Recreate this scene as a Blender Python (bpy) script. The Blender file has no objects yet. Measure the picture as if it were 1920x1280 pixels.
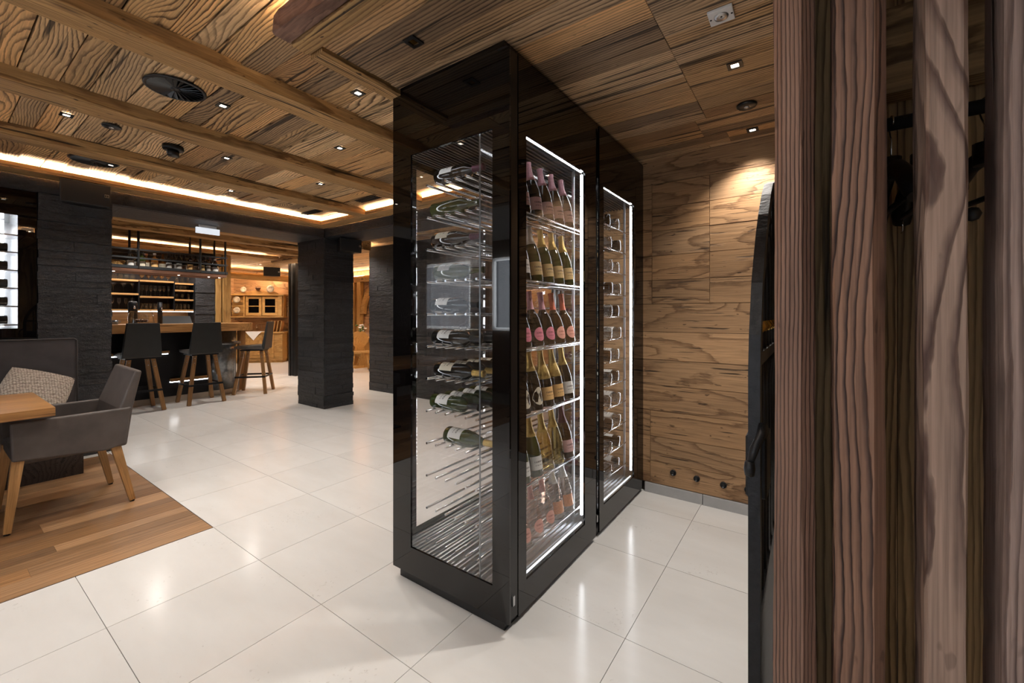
import bpy, bmesh, math, random
from mathutils import Matrix, Vector, Euler
random.seed(11)
sc = bpy.context.scene
col = sc.collection
PI = math.pi

# ------------------------------------------------------------------ camera
YAW = math.radians(35.2188); H = 1.3127; FPX = 788.07
cam_d = bpy.data.cameras.new('camera'); cam = bpy.data.objects.new('camera', cam_d); col.objects.link(cam)
cam_d.sensor_width = 36.0; cam_d.sensor_fit = 'HORIZONTAL'
cam_d.lens = FPX / 1920 * 36.0
cam_d.shift_y = -(640 - 590.72) / 1920
cam_d.clip_start = 0.02; cam_d.clip_end = 100
cam.location = (0, 0, H); cam.rotation_euler = (PI/2, 0, YAW)
sc.camera = cam

# ------------------------------------------------------------------ world, exposure, big lights
w = bpy.data.worlds.new('world'); sc.world = w; w.use_nodes = True
w.node_tree.nodes['Background'].inputs[0].default_value = (0.80, 0.88, 1.0, 1)
w.node_tree.nodes['Background'].inputs[1].default_value = 1.2
sc.view_settings.view_transform = 'Standard'; sc.view_settings.look = 'None'
sc.view_settings.gamma = 1.0; sc.view_settings.use_curve_mapping = False
sc.view_settings.exposure = -0.08
sc.cycles.max_bounces = 10; sc.cycles.transparent_max_bounces = 24
sc.cycles.diffuse_bounces = 4; sc.cycles.glossy_bounces = 5; sc.cycles.transmission_bounces = 6
sc.cycles.sample_clamp_indirect = 6.0
sc.cycles.caustics_reflective = False; sc.cycles.caustics_refractive = False

def area_light(name, loc, rot, sx, sy, power, color):
    l = bpy.data.lights.new(name, 'AREA'); l.shape = 'RECTANGLE'; l.size = sx; l.size_y = sy
    l.energy = power; l.color = color
    o = bpy.data.objects.new(name, l); o.location = loc; o.rotation_euler = rot; col.objects.link(o); return o
# daylight entering through the row of windows in the wall behind the viewer and the one beside the dining tables
DAY = (0.90, 0.95, 1.0)
for x0, x1, z0, power in ((-7.1, -5.0, 1.05, 130), (-4.5, -3.95, 1.05, 40), (-3.3, -1.3, .55, 280), (-.9, 1.1, .55, 280)):
    area_light('window_daylight', ((x0+x1)/2, -2.98, (z0+2.3)/2), (PI/2, 0, PI), x1-x0-.1, 2.2-z0, power, DAY)

# ------------------------------------------------------------------ node helpers
def new_mat(name):
    m = bpy.data.materials.new(name); m.use_nodes = True
    nt = m.node_tree; b = nt.nodes['Principled BSDF']
    return m, nt, b
def N(nt, t, **kw):
    n = nt.nodes.new(t)
    for k, v in kw.items():
        if k.startswith('i_'):
            n.inputs[int(k[2:])].default_value = v
        else: setattr(n, k, v)
    return n
def L(nt, a, b): nt.links.new(a, b)
def math_n(nt, op, a, b=None, c=None, clamp=False):
    n = nt.nodes.new('ShaderNodeMath'); n.operation = op; n.use_clamp = clamp
    for i, v in enumerate((a, b, c)):
        if v is None: continue
        if isinstance(v, (int, float)): n.inputs[i].default_value = v
        else: nt.links.new(v, n.inputs[i])
    return n.outputs[0]
def mixc(nt, fac, a, b, mode='MIX'):
    n = nt.nodes.new('ShaderNodeMix'); n.data_type = 'RGBA'; n.blend_type = mode
    for sock, v in ((n.inputs[0], fac), (n.inputs[6], a), (n.inputs[7], b)):
        if isinstance(v, (int, float)): sock.default_value = v
        elif isinstance(v, tuple): sock.default_value = (*v, 1) if len(v) == 3 else v
        else: nt.links.new(v, sock)
    return n.outputs[2]
def ramp(nt, fac, stops):
    n = nt.nodes.new('ShaderNodeValToRGB'); nt.links.new(fac, n.inputs[0])
    e = n.color_ramp.elements
    while len(e) < len(stops): e.new(0.5)
    for el, (p, v) in zip(e, stops):
        el.position = p
        el.color = (v, v, v, 1) if isinstance(v, (int, float)) else (*v, 1)
    return n.outputs[0]
def mapped(nt, vec, s):
    n = nt.nodes.new('ShaderNodeMapping'); n.inputs['Scale'].default_value = s
    nt.links.new(vec, n.inputs[0]); return n.outputs[0]
def noise(nt, vec, scale=1, detail=2, rough=.5, dist=0):
    n = nt.nodes.new('ShaderNodeTexNoise'); nt.links.new(vec, n.inputs['Vector'])
    n.inputs['Scale'].default_value = scale; n.inputs['Detail'].default_value = detail
    n.inputs['Roughness'].default_value = rough; n.inputs['Distortion'].default_value = dist
    return n.outputs[0]
def obj_vec(nt, spread=1.0):
    tc = nt.nodes.new('ShaderNodeTexCoord'); oi = nt.nodes.new('ShaderNodeObjectInfo')
    r = oi.outputs['Random']
    cx = nt.nodes.new('ShaderNodeCombineXYZ')
    for i, k in enumerate((61.0, 23.0, 37.0)):
        nt.links.new(math_n(nt, 'MULTIPLY', r, k*spread), cx.inputs[i])
    ad = nt.nodes.new('ShaderNodeVectorMath'); ad.operation = 'ADD'
    nt.links.new(tc.outputs['Object'], ad.inputs[0]); nt.links.new(cx.outputs[0], ad.inputs[1])
    return ad.outputs[0], r
def bump(nt, b, h, strength=.3, dist=.002):
    n = nt.nodes.new('ShaderNodeBump'); n.inputs['Strength'].default_value = strength; n.inputs['Distance'].default_value = dist
    nt.links.new(h, n.inputs['Height']); nt.links.new(n.outputs[0], b.inputs['Normal'])

def wood(name, light, dark, grey=(.20, .16, .13), rings=9.0, warp=(.8, 4.5, 4.5), contrast=.85, lin=14.0, greyamt=.5,
         rough=.62, crack=.62, tint=(.55, 1.25), knots=.9, bstr=.5, sharp=(.42, .82), fine=140, variety=0, crk=(1.1, 34), wobble=.8, spots=.0, lm=.45):
    """Weathered softwood: local X is the direction of the grain."""
    m, nt, b = new_mat(name)
    v, r = obj_vec(nt)
    big = noise(nt, mapped(nt, v, warp), 1, 1.5, .45)
    # knots
    vo = nt.nodes.new('ShaderNodeTexVoronoi'); vo.voronoi_dimensions = '3D'
    nt.links.new(mapped(nt, v, (1.15, 3.6, 3.6)), vo.inputs['Vector']); vo.inputs['Scale'].default_value = 1.0
    kd = vo.outputs['Distance']
    kb = math_n(nt, 'MULTIPLY', math_n(nt, 'POWER', math_n(nt, 'SUBTRACT', 1, math_n(nt, 'MULTIPLY', kd, 3.2), clamp=True), 1.6), knots*.34)
    sx = nt.nodes.new('ShaderNodeSeparateXYZ'); nt.links.new(v, sx.inputs[0])
    linp = math_n(nt, 'MULTIPLY', sx.outputs[1], lin)
    f = math_n(nt, 'ADD', math_n(nt, 'MULTIPLY', math_n(nt, 'ADD', big, kb), rings*2), linp)
    wob = noise(nt, mapped(nt, v, (7, 26, 26)), 1, 3, .6)
    f = math_n(nt, 'ADD', f, math_n(nt, 'MULTIPLY', wob, wobble))
    fr = math_n(nt, 'FRACT', f)
    # saw-like early/late wood: slow darkening, abrupt end
    line = ramp(nt, fr, [(0, 0.0), (sharp[0], .12), (sharp[1], 1.0), (.93, .8), (1.0, 0.0)])
    lmod = ramp(nt, noise(nt, mapped(nt, v, (1.3, 7, 7)), 1, 2), [(.3, lm), (.58, 1.0)])
    line = math_n(nt, 'MULTIPLY', line, lmod)
    fib = noise(nt, mapped(nt, v, (4, fine, fine)), 1, 3, .6)
    kcore = ramp(nt, kd, [(.035, 1.0), (.085, 0.0)])
    ck = noise(nt, mapped(nt, v, (crk[0], crk[1], crk[1])), 1, 2.5, .5)
    ckm = ramp(nt, ck, [(crack, 0.0), (crack+.05, 1.0)])
    c = mixc(nt, math_n(nt, 'MULTIPLY', line, contrast), light, dark)
    patch = ramp(nt, noise(nt, mapped(nt, v, (1.0, 3, 3)), 1, 3, .6), [(.38, 0.0), (.72, 1.0)])
    c = mixc(nt, math_n(nt, 'MULTIPLY', patch, greyamt), c, mixc(nt, line, grey, tuple(x*.35 for x in grey)))
    c = mixc(nt, kcore, c, tuple(x*.5 for x in dark))
    c = mixc(nt, math_n(nt, 'MULTIPLY', ckm, .85), c, (.012, .008, .006))
    if spots:
        sp_ = ramp(nt, noise(nt, mapped(nt, v, (14, 40, 40)), 1, 2, .5), [(.70, 0.0), (.74, 1.0)])
        c = mixc(nt, math_n(nt, 'MULTIPLY', sp_, spots), c, (.02, .012, .008))
    fv = ramp(nt, fib, [(.25, .62), (.75, 1.22)])
    c = mixc(nt, 1.0, c, fv, 'MULTIPLY')
    r2 = math_n(nt, 'FRACT', math_n(nt, 'MULTIPLY', r, 17.37))
    tv = math_n(nt, 'ADD', math_n(nt, 'MULTIPLY', r2, tint[1]-tint[0]), tint[0])
    c = mixc(nt, 1.0, c, tv, 'MULTIPLY')
    if variety:
        r3 = math_n(nt, 'FRACT', math_n(nt, 'MULTIPLY', r, 91.7))
        hue = nt.nodes.new('ShaderNodeValToRGB'); hue.color_ramp.interpolation = 'CONSTANT'; nt.links.new(r3, hue.inputs[0])
        e = hue.color_ramp.elements
        tones = [(0, (.52, .50, .50)), (.15, (.80, .76, .70)), (.32, (1.0, 1.0, 1.0)), (.50, (1.28, 1.30, 1.32)), (.66, (.95, .86, .72)), (.80, (1.15, 1.0, .80)), (.92, (.66, .56, .46))]
        while len(e) < len(tones): e.new(.5)
        for el, (p_, v_) in zip(e, tones): el.position = p_; el.color = (*v_, 1)
        c = mixc(nt, variety, c, mixc(nt, 1.0, c, hue.outputs[0], 'MULTIPLY'))
    L(nt, c, b.inputs['Base Color'])
    b.inputs['Roughness'].default_value = rough; b.inputs['Specular IOR Level'].default_value = .3
    hgt = math_n(nt, 'SUBTRACT', math_n(nt, 'ADD', math_n(nt, 'MULTIPLY', line, .6), math_n(nt, 'MULTIPLY', fib, .35)), math_n(nt, 'MULTIPLY', ckm, 2.0))
    bump(nt, b, hgt, bstr, .004)
    return m
def plain(name, c, rough=.5, metal=0, spec=.5, coat=0, nscale=0, namt=0, bmp=0):
    m, nt, b = new_mat(name)
    b.inputs['Base Color'].default_value = (*c, 1); b.inputs['Roughness'].default_value = rough
    b.inputs['Metallic'].default_value = metal; b.inputs['Specular IOR Level'].default_value = spec
    b.inputs['Coat Weight'].default_value = coat; b.inputs['Coat Roughness'].default_value = .03
    if nscale:
        v, r = obj_vec(nt)
        n = noise(nt, v, nscale, 4, .6)
        k = ramp(nt, n, [(.25, 1-namt), (.75, 1+namt)])
        L(nt, mixc(nt, 1.0, c, k, 'MULTIPLY'), b.inputs['Base Color'])
        if bmp: bump(nt, b, n, bmp, .003)
    return m
def emit(name, c, s):
    m, nt, b = new_mat(name)
    b.inputs['Base Color'].default_value = (.8, .8, .8, 1)
    b.inputs['Emission Color'].default_value = (*c, 1); b.inputs['Emission Strength'].default_value = s
    return m
def clear_glass(name, tint=(1, 1, 1), ior=1.5, rough=0.0, extra=0.0):
    """thin sheet of glass: see-through with the mirror share of its angle"""
    m, nt, b = new_mat(name); nt.nodes.remove(b)
    out = nt.nodes['Material Output']
    tr = nt.nodes.new('ShaderNodeBsdfTransparent'); tr.inputs[0].default_value = (*tint, 1)
    gl = nt.nodes.new('ShaderNodeBsdfGlossy'); gl.inputs['Roughness'].default_value = rough
    ge = nt.nodes.new('ShaderNodeNewGeometry'); dt = nt.nodes.new('ShaderNodeVectorMath'); dt.operation = 'DOT_PRODUCT'
    nt.links.new(ge.outputs['Incoming'], dt.inputs[0]); nt.links.new(ge.outputs['Normal'], dt.inputs[1])
    ca = math_n(nt, 'SUBTRACT', 1, math_n(nt, 'ABSOLUTE', dt.outputs['Value']), clamp=True)
    f0 = ((ior-1)/(ior+1))**2 + extra
    fr = math_n(nt, 'ADD', math_n(nt, 'MULTIPLY', math_n(nt, 'POWER', ca, 5.0), 1-f0), f0, clamp=True)
    mx = nt.nodes.new('ShaderNodeMixShader')
    nt.links.new(fr, mx.inputs[0])
    nt.links.new(tr.outputs[0], mx.inputs[1]); nt.links.new(gl.outputs[0], mx.inputs[2])
    nt.links.new(mx.outputs[0], out.inputs[0])
    return m

M = {}
M['ceil'] = wood('ceiling_wood', (.72, .49, .265), (.075, .034, .013), rings=8.0, warp=(.9, 3.4, 3.4), lin=52, tint=(.95, 1.25), greyamt=.30, variety=1, contrast=1.0, crack=.62, crk=(.8, 30), sharp=(.5, .85), wobble=1.0, spots=.5)
M['ceil_low'] = wood('low_ceiling_wood', (.66, .44, .25), (.085, .043, .019), rings=4.0, warp=(.34, 3.0, 3.0), lin=60, tint=(.95, 1.3), greyamt=.5, grey=(.26, .20, .15), variety=1, contrast=.95, crack=.60, crk=(1.2, 42), wobble=1.0, spots=.4)
M['beam'] = wood('beam_wood', (.60, .365, .15), (.16, .068, .022), rings=3.5, warp=(.5, 6, 6), lin=60, tint=(.85, 1.15), greyamt=.55, grey=(.30, .165, .07), contrast=.85, crack=.61, crk=(.8, 34), spots=.8, wobble=1.0)
M['rough_beam'] = wood('hewn_beam_wood', (.26, .135, .095), (.08, .038, .03), rings=3, warp=(4, 9, 9), lin=10, tint=(.9, 1.0), bstr=1.0, contrast=.6, spots=.6)
M['wall'] = wood('wall_wood', (.43, .255, .13), (.12, .058, .026), rings=5.0, warp=(.7, 2.8, 2.8), lin=58, tint=(.9, 1.15), greyamt=.12, crack=.645, crk=(3.2, 80), contrast=.75, variety=.35, wobble=.7, spots=.7, lm=.75, sharp=(.66, .93))
SG = (.17, .105, .09)
M['slat_a'] = wood('slat_wood_a', (.34, .195, .135), (.025, .012, .011), rings=2.4, warp=(.8, 6, 6), lin=165, tint=(.98, 1.02), greyamt=.45, grey=SG, crack=.69, contrast=1.0, fine=220, knots=.9, sharp=(.5, .85), wobble=1.0, spots=.4)
M['slat_b'] = wood('slat_wood_b', (.33, .18, .115), (.022, .011, .011), rings=4.6, warp=(1.0, 7, 7), lin=95, tint=(.98, 1.02), greyamt=.45, grey=SG, crack=.69, contrast=1.0, fine=220, knots=1.1, sharp=(.5, .85), wobble=1.0, spots=.4)
M['slat_c'] = wood('slat_wood_c', (.41, .28, .215), (.085, .045, .036), rings=5.2, warp=(1.6, 8, 8), lin=40, tint=(.98, 1.02), greyamt=.45, grey=(.26, .18, .15), crack=.67, contrast=1.0, fine=220, knots=1.6, sharp=(.5, .85), spots=.3)
M['slat_d'] = wood('slat_wood_d', (.40, .285, .24), (.085, .05, .042), rings=2.6, warp=(.8, 6, 6), lin=110, tint=(.98, 1.02), greyamt=.45, grey=(.26, .19, .17), crack=.68, contrast=.9, fine=220, knots=.9, spots=.3)
M['closet'] = wood('closet_wood', (.46, .30, .14), (.07, .035, .015), rings=4.0, warp=(.7, 5, 5), lin=70, tint=(.9, 1.1), greyamt=.2)
M['oakfloor'] = wood('oak_floor', (.34, .19, .092), (.18, .09, .04), rings=3, warp=(.6, 5, 5), lin=30, tint=(.75, 1.1), variety=.75, greyamt=.15, contrast=.5, rough=.38, crack=.68, knots=.3, bstr=.15)
M['oak'] = wood('oak_furniture', (.46, .25, .095), (.25, .12, .04), rings=3, warp=(.6, 5, 5), lin=40, tint=(.85, 1.1), greyamt=.1, contrast=.45, rough=.4, crack=.72, knots=.25, bstr=.12)
M['tabletop'] = wood('table_oak', (.46, .23, .08), (.20, .085, .03), rings=3, warp=(.6, 6, 6), lin=34, tint=(.85, 1.1), greyamt=.15, contrast=.6, rough=.35, crack=.68, knots=.3, bstr=.12)
M['stoolwood'] = wood('stool_leg_wood', (.36, .19, .075), (.17, .08, .03), rings=3, lin=60, tint=(.85, 1.1), greyamt=.1, contrast=.5, rough=.4, crack=.74, bstr=.1)
M['pine'] = wood('old_pine', (.52, .30, .10), (.24, .115, .03), rings=4, lin=24, tint=(.85, 1.15), greyamt=.15, contrast=.5, crack=.7)
M['darkwood'] = wood('dark_joinery', (.05, .035, .028), (.02, .013, .01), rings=3, lin=30, tint=(.8, 1.1), greyamt=0)
M['black'] = plain('black_lacquer', (.006, .006, .007), .35)
M['blackmetal'] = plain('black_steel', (.012, .012, .014), .42, .6)
M['iron'] = plain('forged_iron', (.012, .012, .014), .5, .3, nscale=60, namt=.5, bmp=.6)
M['rail'] = plain('grey_steel', (.06, .065, .07), .35, .7)
M['zinc'] = plain('zinc_sheet', (.22, .24, .26), .32, .9, nscale=25, namt=.3)
M['chrome'] = plain('polished_steel', (.75, .76, .78), .14, 1)
M['alu'] = plain('brushed_aluminium', (.55, .56, .58), .3, 1)
M['brass'] = plain('brass', (.55, .34, .08), .25, 1)
M['blackglass'] = plain('black_backed_glass', (.0035, .0028, .0028), .015, 0, .5)
M['glass'] = clear_glass('clear_pane')
M['glassware'] = clear_glass('thin_glassware', (.95, .97, .98), 1.5, .0, .06)
M['white'] = plain('white_plastic', (.8, .8, .8), .35)
M['grille'] = plain('black_fabric_grille', (.008, .008, .009), .7)
M['led'] = emit('white_led', (.92, .96, 1.0), 26.0)
M['ledline'] = emit('white_led_line', (.92, .96, 1.0), 11.0)
M['ledsoft'] = emit('white_led_soft', (.92, .96, 1.0), 1.6)
M['cove'] = emit('warm_led', (1.0, .74, .48), 300.0)
M['cove_far'] = emit('warm_led_far', (1.0, .74, .48), 130.0)
M['lens'] = emit('spot_lens', (1.0, .88, .70), 25.0)
M['signlit'] = emit('lit_sign', (.85, .92, 1.0), .8)
M['bulb'] = emit('bulb', (1, .75, .45), 12.0)
M['grout'] = plain('grout', (.33, .31, .28), .9)
M['deck'] = plain('dark_backing', (.03, .02, .013), .9)
M['plaster'] = plain('pale_plaster', (.55, .52, .48), .8, nscale=3, namt=.06)
M['leather'] = plain('taupe_leather', (.078, .064, .058), .55, nscale=5, namt=.35, bmp=.06)
M['leather2'] = plain('dark_leather', (.045, .040, .042), .6, nscale=5, namt=.3, bmp=.06)
M['stoolback'] = plain('stool_leather', (.014, .016, .017), .5, nscale=8, namt=.2)
M['stoolseat'] = plain('stool_seat_leather', (.075, .065, .058), .6, nscale=8, namt=.25)
M['copper'] = plain('copper_black', (.10, .05, .03), .3, .6)

# pale limestone tile
m, nt, b = new_mat('limestone'); v, r = obj_vec(nt)
n1 = noise(nt, mapped(nt, v, (1.2, 3.5, 1)), 1.6, 5, .6); n2 = noise(nt, v, 55, 3, .6)
spk = ramp(nt, math_n(nt, 'MULTIPLY', n2, ramp(nt, noise(nt, v, 3.0, 2), [(.4, .75), (.7, 1.05)])), [(.62, 0.0), (.68, 1.0)])
cc = mixc(nt, ramp(nt, n1, [(.3, 0.0), (.7, 1.0)]), (.72, .705, .685), (.78, .77, .755))
cc = mixc(nt, math_n(nt, 'MULTIPLY', spk, .30), cc, (.40, .37, .34))
tv = math_n(nt, 'ADD', math_n(nt, 'MULTIPLY', r, .05), .97)
L(nt, mixc(nt, 1.0, cc, tv, 'MULTIPLY'), b.inputs['Base Color'])
b.inputs['Roughness'].default_value = .17; b.inputs['Specular IOR Level'].default_value = .42
M['tile'] = m
# far floor: same stone with its joints drawn in
m, nt, b = new_mat('limestone_far')
tc = nt.nodes.new('ShaderNodeTexCoord')
b.inputs['Base Color'].default_value = (.72, .69, .65, 1); b.inputs['Roughness'].default_value = .22
M['tile_far'] = m
# grey skirting stone
M['skirt'] = plain('grey_skirting_stone', (.42, .42, .42), .45, nscale=9, namt=.10)
M['bar_skirt'] = plain('beige_skirting_stone', (.42, .36, .29), .5, nscale=7, namt=.12)
# split slate
m, nt, b = new_mat('split_slate'); v, r = obj_vec(nt)
n1 = noise(nt, mapped(nt, v, (2, 2, 5)), 6, 6, .65); n2 = noise(nt, v, 60, 4, .7)
vein = ramp(nt, noise(nt, mapped(nt, v, (3, 3, 6)), 2.2, 4, .6, 1.2), [(.485, 0.0), (.5, .55), (.515, 0.0)])
cc = mixc(nt, ramp(nt, n1, [(.3, 0.0), (.75, 1.0)]), (.006, .0064, .008), (.021, .022, .027))
cc = mixc(nt, math_n(nt, 'MULTIPLY', vein, .4), cc, (.10, .095, .095))
r2 = math_n(nt, 'ADD', math_n(nt, 'MULTIPLY', r, .9), .6)
L(nt, mixc(nt, 1.0, cc, r2, 'MULTIPLY'), b.inputs['Base Color'])
b.inputs['Roughness'].default_value = .48
bump(nt, b, math_n(nt, 'ADD', n1, math_n(nt, 'MULTIPLY', n2, .5)), 1.0, .02)
M['slate'] = m
# knitted wool
m, nt, b = new_mat('chunky_knit'); tc = nt.nodes.new('ShaderNodeTexCoord')
vo = nt.nodes.new('ShaderNodeTexVoronoi'); nt.links.new(mapped(nt, tc.outputs['Object'], (1, 1.0, 1.6)), vo.inputs['Vector'])
vo.inputs['Scale'].default_value = 62; vo.inputs['Randomness'].default_value = .35
L(nt, ramp(nt, vo.outputs['Distance'], [(.25, (.60, .52, .44)), (.75, (.22, .17, .14))]), b.inputs['Base Color'])
b.inputs['Roughness'].default_value = .95
bump(nt, b, math_n(nt, 'SUBTRACT', 1, vo.outputs['Distance']), 1.0, .012); M['knit'] = m

# ------------------------------------------------------------------ geometry helpers
WM = {}
class MB:
    def __init__(s): s.v = []; s.f = []; s.sm = []
    def add(s, vs, fs, smooth=False):
        o = len(s.v); s.v += [tuple(p) for p in vs]
        s.f += [tuple(i+o for i in f) for f in fs]; s.sm += [smooth]*len(fs); return s
    def box(s, x0, x1, y0, y1, z0, z1):
        return s.add([(x0,y0,z0),(x1,y0,z0),(x1,y1,z0),(x0,y1,z0),(x0,y0,z1),(x1,y0,z1),(x1,y1,z1),(x0,y1,z1)],
                     [(0,3,2,1),(4,5,6,7),(0,1,5,4),(1,2,6,5),(2,3,7,6),(3,0,4,7)])
    def tube(s, pts, r, n=8, caps=True, flat=1.0):
        pts = [Vector(p) for p in pts]; vs = []; fs = []
        rr = r if isinstance(r, (list, tuple)) else [r]*len(pts)
        up = None
        for i, p in enumerate(pts):
            d = (pts[min(i+1, len(pts)-1)] - pts[max(i-1, 0)]).normalized()
            if up is None:
                up = Vector((0,0,1)) if abs(d.z) < .9 else Vector((1,0,0))
            a = d.cross(up).normalized(); bb = a.cross(d).normalized(); up = bb
            for k in range(n):
                t = 2*PI*k/n
                vs.append(p + a*math.cos(t)*rr[i] + bb*math.sin(t)*rr[i]*flat)
        for i in range(len(pts)-1):
            for k in range(n):
                fs.append((i*n+k, i*n+(k+1)%n, (i+1)*n+(k+1)%n, (i+1)*n+k))
        s.add(vs, fs, n > 5)
        if caps:
            o = len(s.v) - len(vs)
            s.f.append(tuple(o+k for k in range(n))[::-1]); s.sm.append(False)
            s.f.append(tuple(o+(len(pts)-1)*n+k for k in range(n))); s.sm.append(False)
        return s
    def lathe(s, prof, n=16, c=(0,0,0), a0=0, a1=2*PI, cap=True):
        full = abs(a1-a0-2*PI) < 1e-6; m_ = n if full else n+1; vs = []; fs = []
        for (r, z) in prof:
            for k in range(m_):
                t = a0 + (a1-a0)*k/n
                vs.append((c[0]+r*math.cos(t), c[1]+r*math.sin(t), c[2]+z))
        for i in range(len(prof)-1):
            for k in range(n):
                fs.append((i*m_+k, i*m_+(k+1)%m_, (i+1)*m_+(k+1)%m_, (i+1)*m_+k))
        s.add(vs, fs, True)
        if cap and full:
            o = len(s.v)-len(vs)
            if prof[0][0] > 1e-4: s.f.append(tuple(o+k for k in range(n))[::-1]); s.sm.append(False)
            if prof[-1][0] > 1e-4: s.f.append(tuple(o+(len(prof)-1)*m_+k for k in range(n))); s.sm.append(False)
        return s
    def prism(s, poly, axis, a, bb):
        """poly: 2-D outline; axis: 0,1,2 extruded from a to bb"""
        def pt(p, t):
            q = list(p); q.insert(axis, t); return tuple(q)
        n = len(poly)
        return s.add([pt(p, a) for p in poly] + [pt(p, bb) for p in poly],
                     [tuple(range(n))[::-1], tuple(range(n, 2*n))] + [(i, (i+1) % n, n+(i+1) % n, n+i) for i in range(n)])
    def mesh(s, name, mat):
        me = bpy.data.meshes.new(name); me.from_pydata(s.v, [], s.f)
        me.polygons.foreach_set('use_smooth', s.sm)
        bm = bmesh.new(); bm.from_mesh(me); bmesh.ops.recalc_face_normals(bm, faces=bm.faces); bm.to_mesh(me); bm.free()
        me.materials.append(M[mat] if isinstance(mat, str) else mat); me.update(); return me
    def build(s, name, mat, parent=None, mtx=None, bevel=0, seg=1):
        """vertices in world space; origin moved to the middle of the base"""
        if mtx is None:
            xs, ys, zs = zip(*s.v)
            c = Vector(((min(xs)+max(xs))/2, (min(ys)+max(ys))/2, (min(zs)+max(zs))/2))
            s.v = [tuple(Vector(p)-c) for p in s.v]; mtx = Matrix.Translation(c)
        return link(name, s.mesh(name, mat), parent, mtx, bevel, seg)
def link(name, me, parent=None, mtx=Matrix(), bevel=0, seg=1, local=False):
    o = bpy.data.objects.new(name, me); col.objects.link(o); o.matrix_basis = mtx
    if parent is not None:
        o.parent = parent
        if not local: o.matrix_parent_inverse = WM[parent.name].inverted()
    WM[o.name] = mtx if (parent is None or not local) else WM[parent.name] @ mtx
    if bevel:
        md = o.modifiers.new('bevel', 'BEVEL'); md.width = bevel; md.segments = seg; md.limit_method = 'ANGLE'; md.angle_limit = .6
    return o
def tag(o, label=None, cat=None, group=None, kind=None):
    if label: o['label'] = label
    if cat: o['category'] = cat
    if group: o['group'] = group
    if kind: o['kind'] = kind
    return o
def thing(name, label, cat, loc=(0,0,0), rz=0, group=None, mtx=None):
    o = bpy.data.objects.new(name, None); col.objects.link(o); o.empty_display_size = .05
    o.matrix_basis = mtx if mtx is not None else Matrix.Translation(loc) @ Matrix.Rotation(rz, 4, 'Z')
    WM[o.name] = o.matrix_basis.copy()
    return tag(o, label, cat, group)
def setting(name, label=None, mtx=Matrix()):
    o = bpy.data.objects.new(name, None); col.objects.link(o); o.empty_display_size = .05; o.matrix_basis = mtx
    WM[o.name] = mtx.copy(); o['kind'] = 'structure'
    if label: o['label'] = label
    return o
def struct(o, label=None):
    o['kind'] = 'structure'
    if label: o['label'] = label
    return o
def bx(name, x0, x1, y0, y1, z0, z1, mat, parent=None, bevel=0, seg=1):
    return MB().box(x0, x1, y0, y1, z0, z1).build(name, mat, parent, None, bevel, seg)
ROT = {'x': Matrix(), 'y': Matrix.Rotation(PI/2, 4, 'Z'), 'z': Matrix(((0,1,0,0),(0,0,1,0),(1,0,0,0),(0,0,0,1)))}
def plank(name, x0, x1, y0, y1, z0, z1, axis, mat, parent=None, bevel=0):
    """box whose local X follows the grain"""
    c = Vector(((x0+x1)/2, (y0+y1)/2, (z0+z1)/2)); d = Vector((x1-x0, y1-y0, z1-z0))
    R = ROT[axis]; dl = R.to_3x3().inverted() @ d; dl = Vector((abs(dl.x), abs(dl.y), abs(dl.z)))/2
    return MB().box(-dl.x, dl.x, -dl.y, dl.y, -dl.z, dl.z).build(name, mat, parent, Matrix.Translation(c) @ R, bevel)
def copy_tree(o, mtx, label=None, group=None):
    c = o.copy(); col.objects.link(c); c.matrix_basis = mtx; WM[c.name] = mtx.copy()
    if label: c['label'] = label
    if group: c['group'] = group
    def kids(src, dst):
        for ch in list(src.children):
            k = ch.copy(); col.objects.link(k); k.parent = dst; k.matrix_parent_inverse = ch.matrix_parent_inverse.copy()
            kids(ch, k)
    kids(o, c); return c
def T(x, y, z): return Matrix.Translation((x, y, z))
def rnd(a, b): return random.uniform(a, b)
ORD = ['first', 'second', 'third', 'fourth', 'fifth', 'sixth', 'seventh', 'eighth', 'ninth', 'tenth', 'eleventh', 'twelfth', 'thirteenth', 'fourteenth', 'fifteenth', 'sixteenth', 'seventeenth', 'eighteenth', 'nineteenth', 'twentieth', 'twenty-first', 'twenty-second', 'twenty-third', 'twenty-fourth', 'twenty-fifth']

ZC = 2.60; ZL = 2.464
# ================================================================== SETTING
# ---- floor
floor = setting('floor', 'pale limestone tile floor')
bx('screed', -14, 2.6, -3.1, 9.2, -.12, -.012, 'grout', floor)
bx('far_paving', -14, -9.612, 1.06, 9.2, -.012, 0, 'tile_far', floor)
bx('far_paving', -9.61, 2.6, 5.262, 9.2, -.012, 0, 'tile_far', floor)
bx('far_paving', -14, -5.41, -3.1, 1.058, -.012, -.001, 'tile_far', floor)
tx0, ty0 = -3.609, .4596
tile_me = MB().box(-.2988, .2988, -.2988, .2988, -.006, .006).mesh('tile', 'tile')
for i in range(-10, 8):
    for j in range(-6, 8):
        x = tx0+.6*i+.3; y = ty0+.6*j+.3
        if x < -3.01 and y < 1.05: continue
        if y < -1.4 and x < -2: pass
        if x > 1.3: continue
        link('tile', tile_me, floor, T(x, y, -.006))
# ---- oak floor of the dining corner
wf = setting('floor_oak', 'oak plank floor of the dining corner')
x = -3.012
while x > -5.40:
    wd = random.choice((.10, .13, .155, .17)); y = 1.056; x1 = max(x-wd, -5.41)
    while y > -1.6:
        ln = rnd(.55, 1.5); plank('floorboard', x1+.0007, x-.0007, max(y-ln, -2.2)+.0007, y, -.012, .0005+rnd(0, .0006), 'y', 'oakfloor', wf)
        y -= ln
    x = x1
bx('floor_edge_strip', -3.0125, -3.0095, -1.6, 1.0585, -.012, .001, 'blackmetal', wf)
bx('floor_edge_strip', -5.41, -3.0125, 1.0565, 1.0585, -.012, .001, 'blackmetal', wf)

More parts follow.
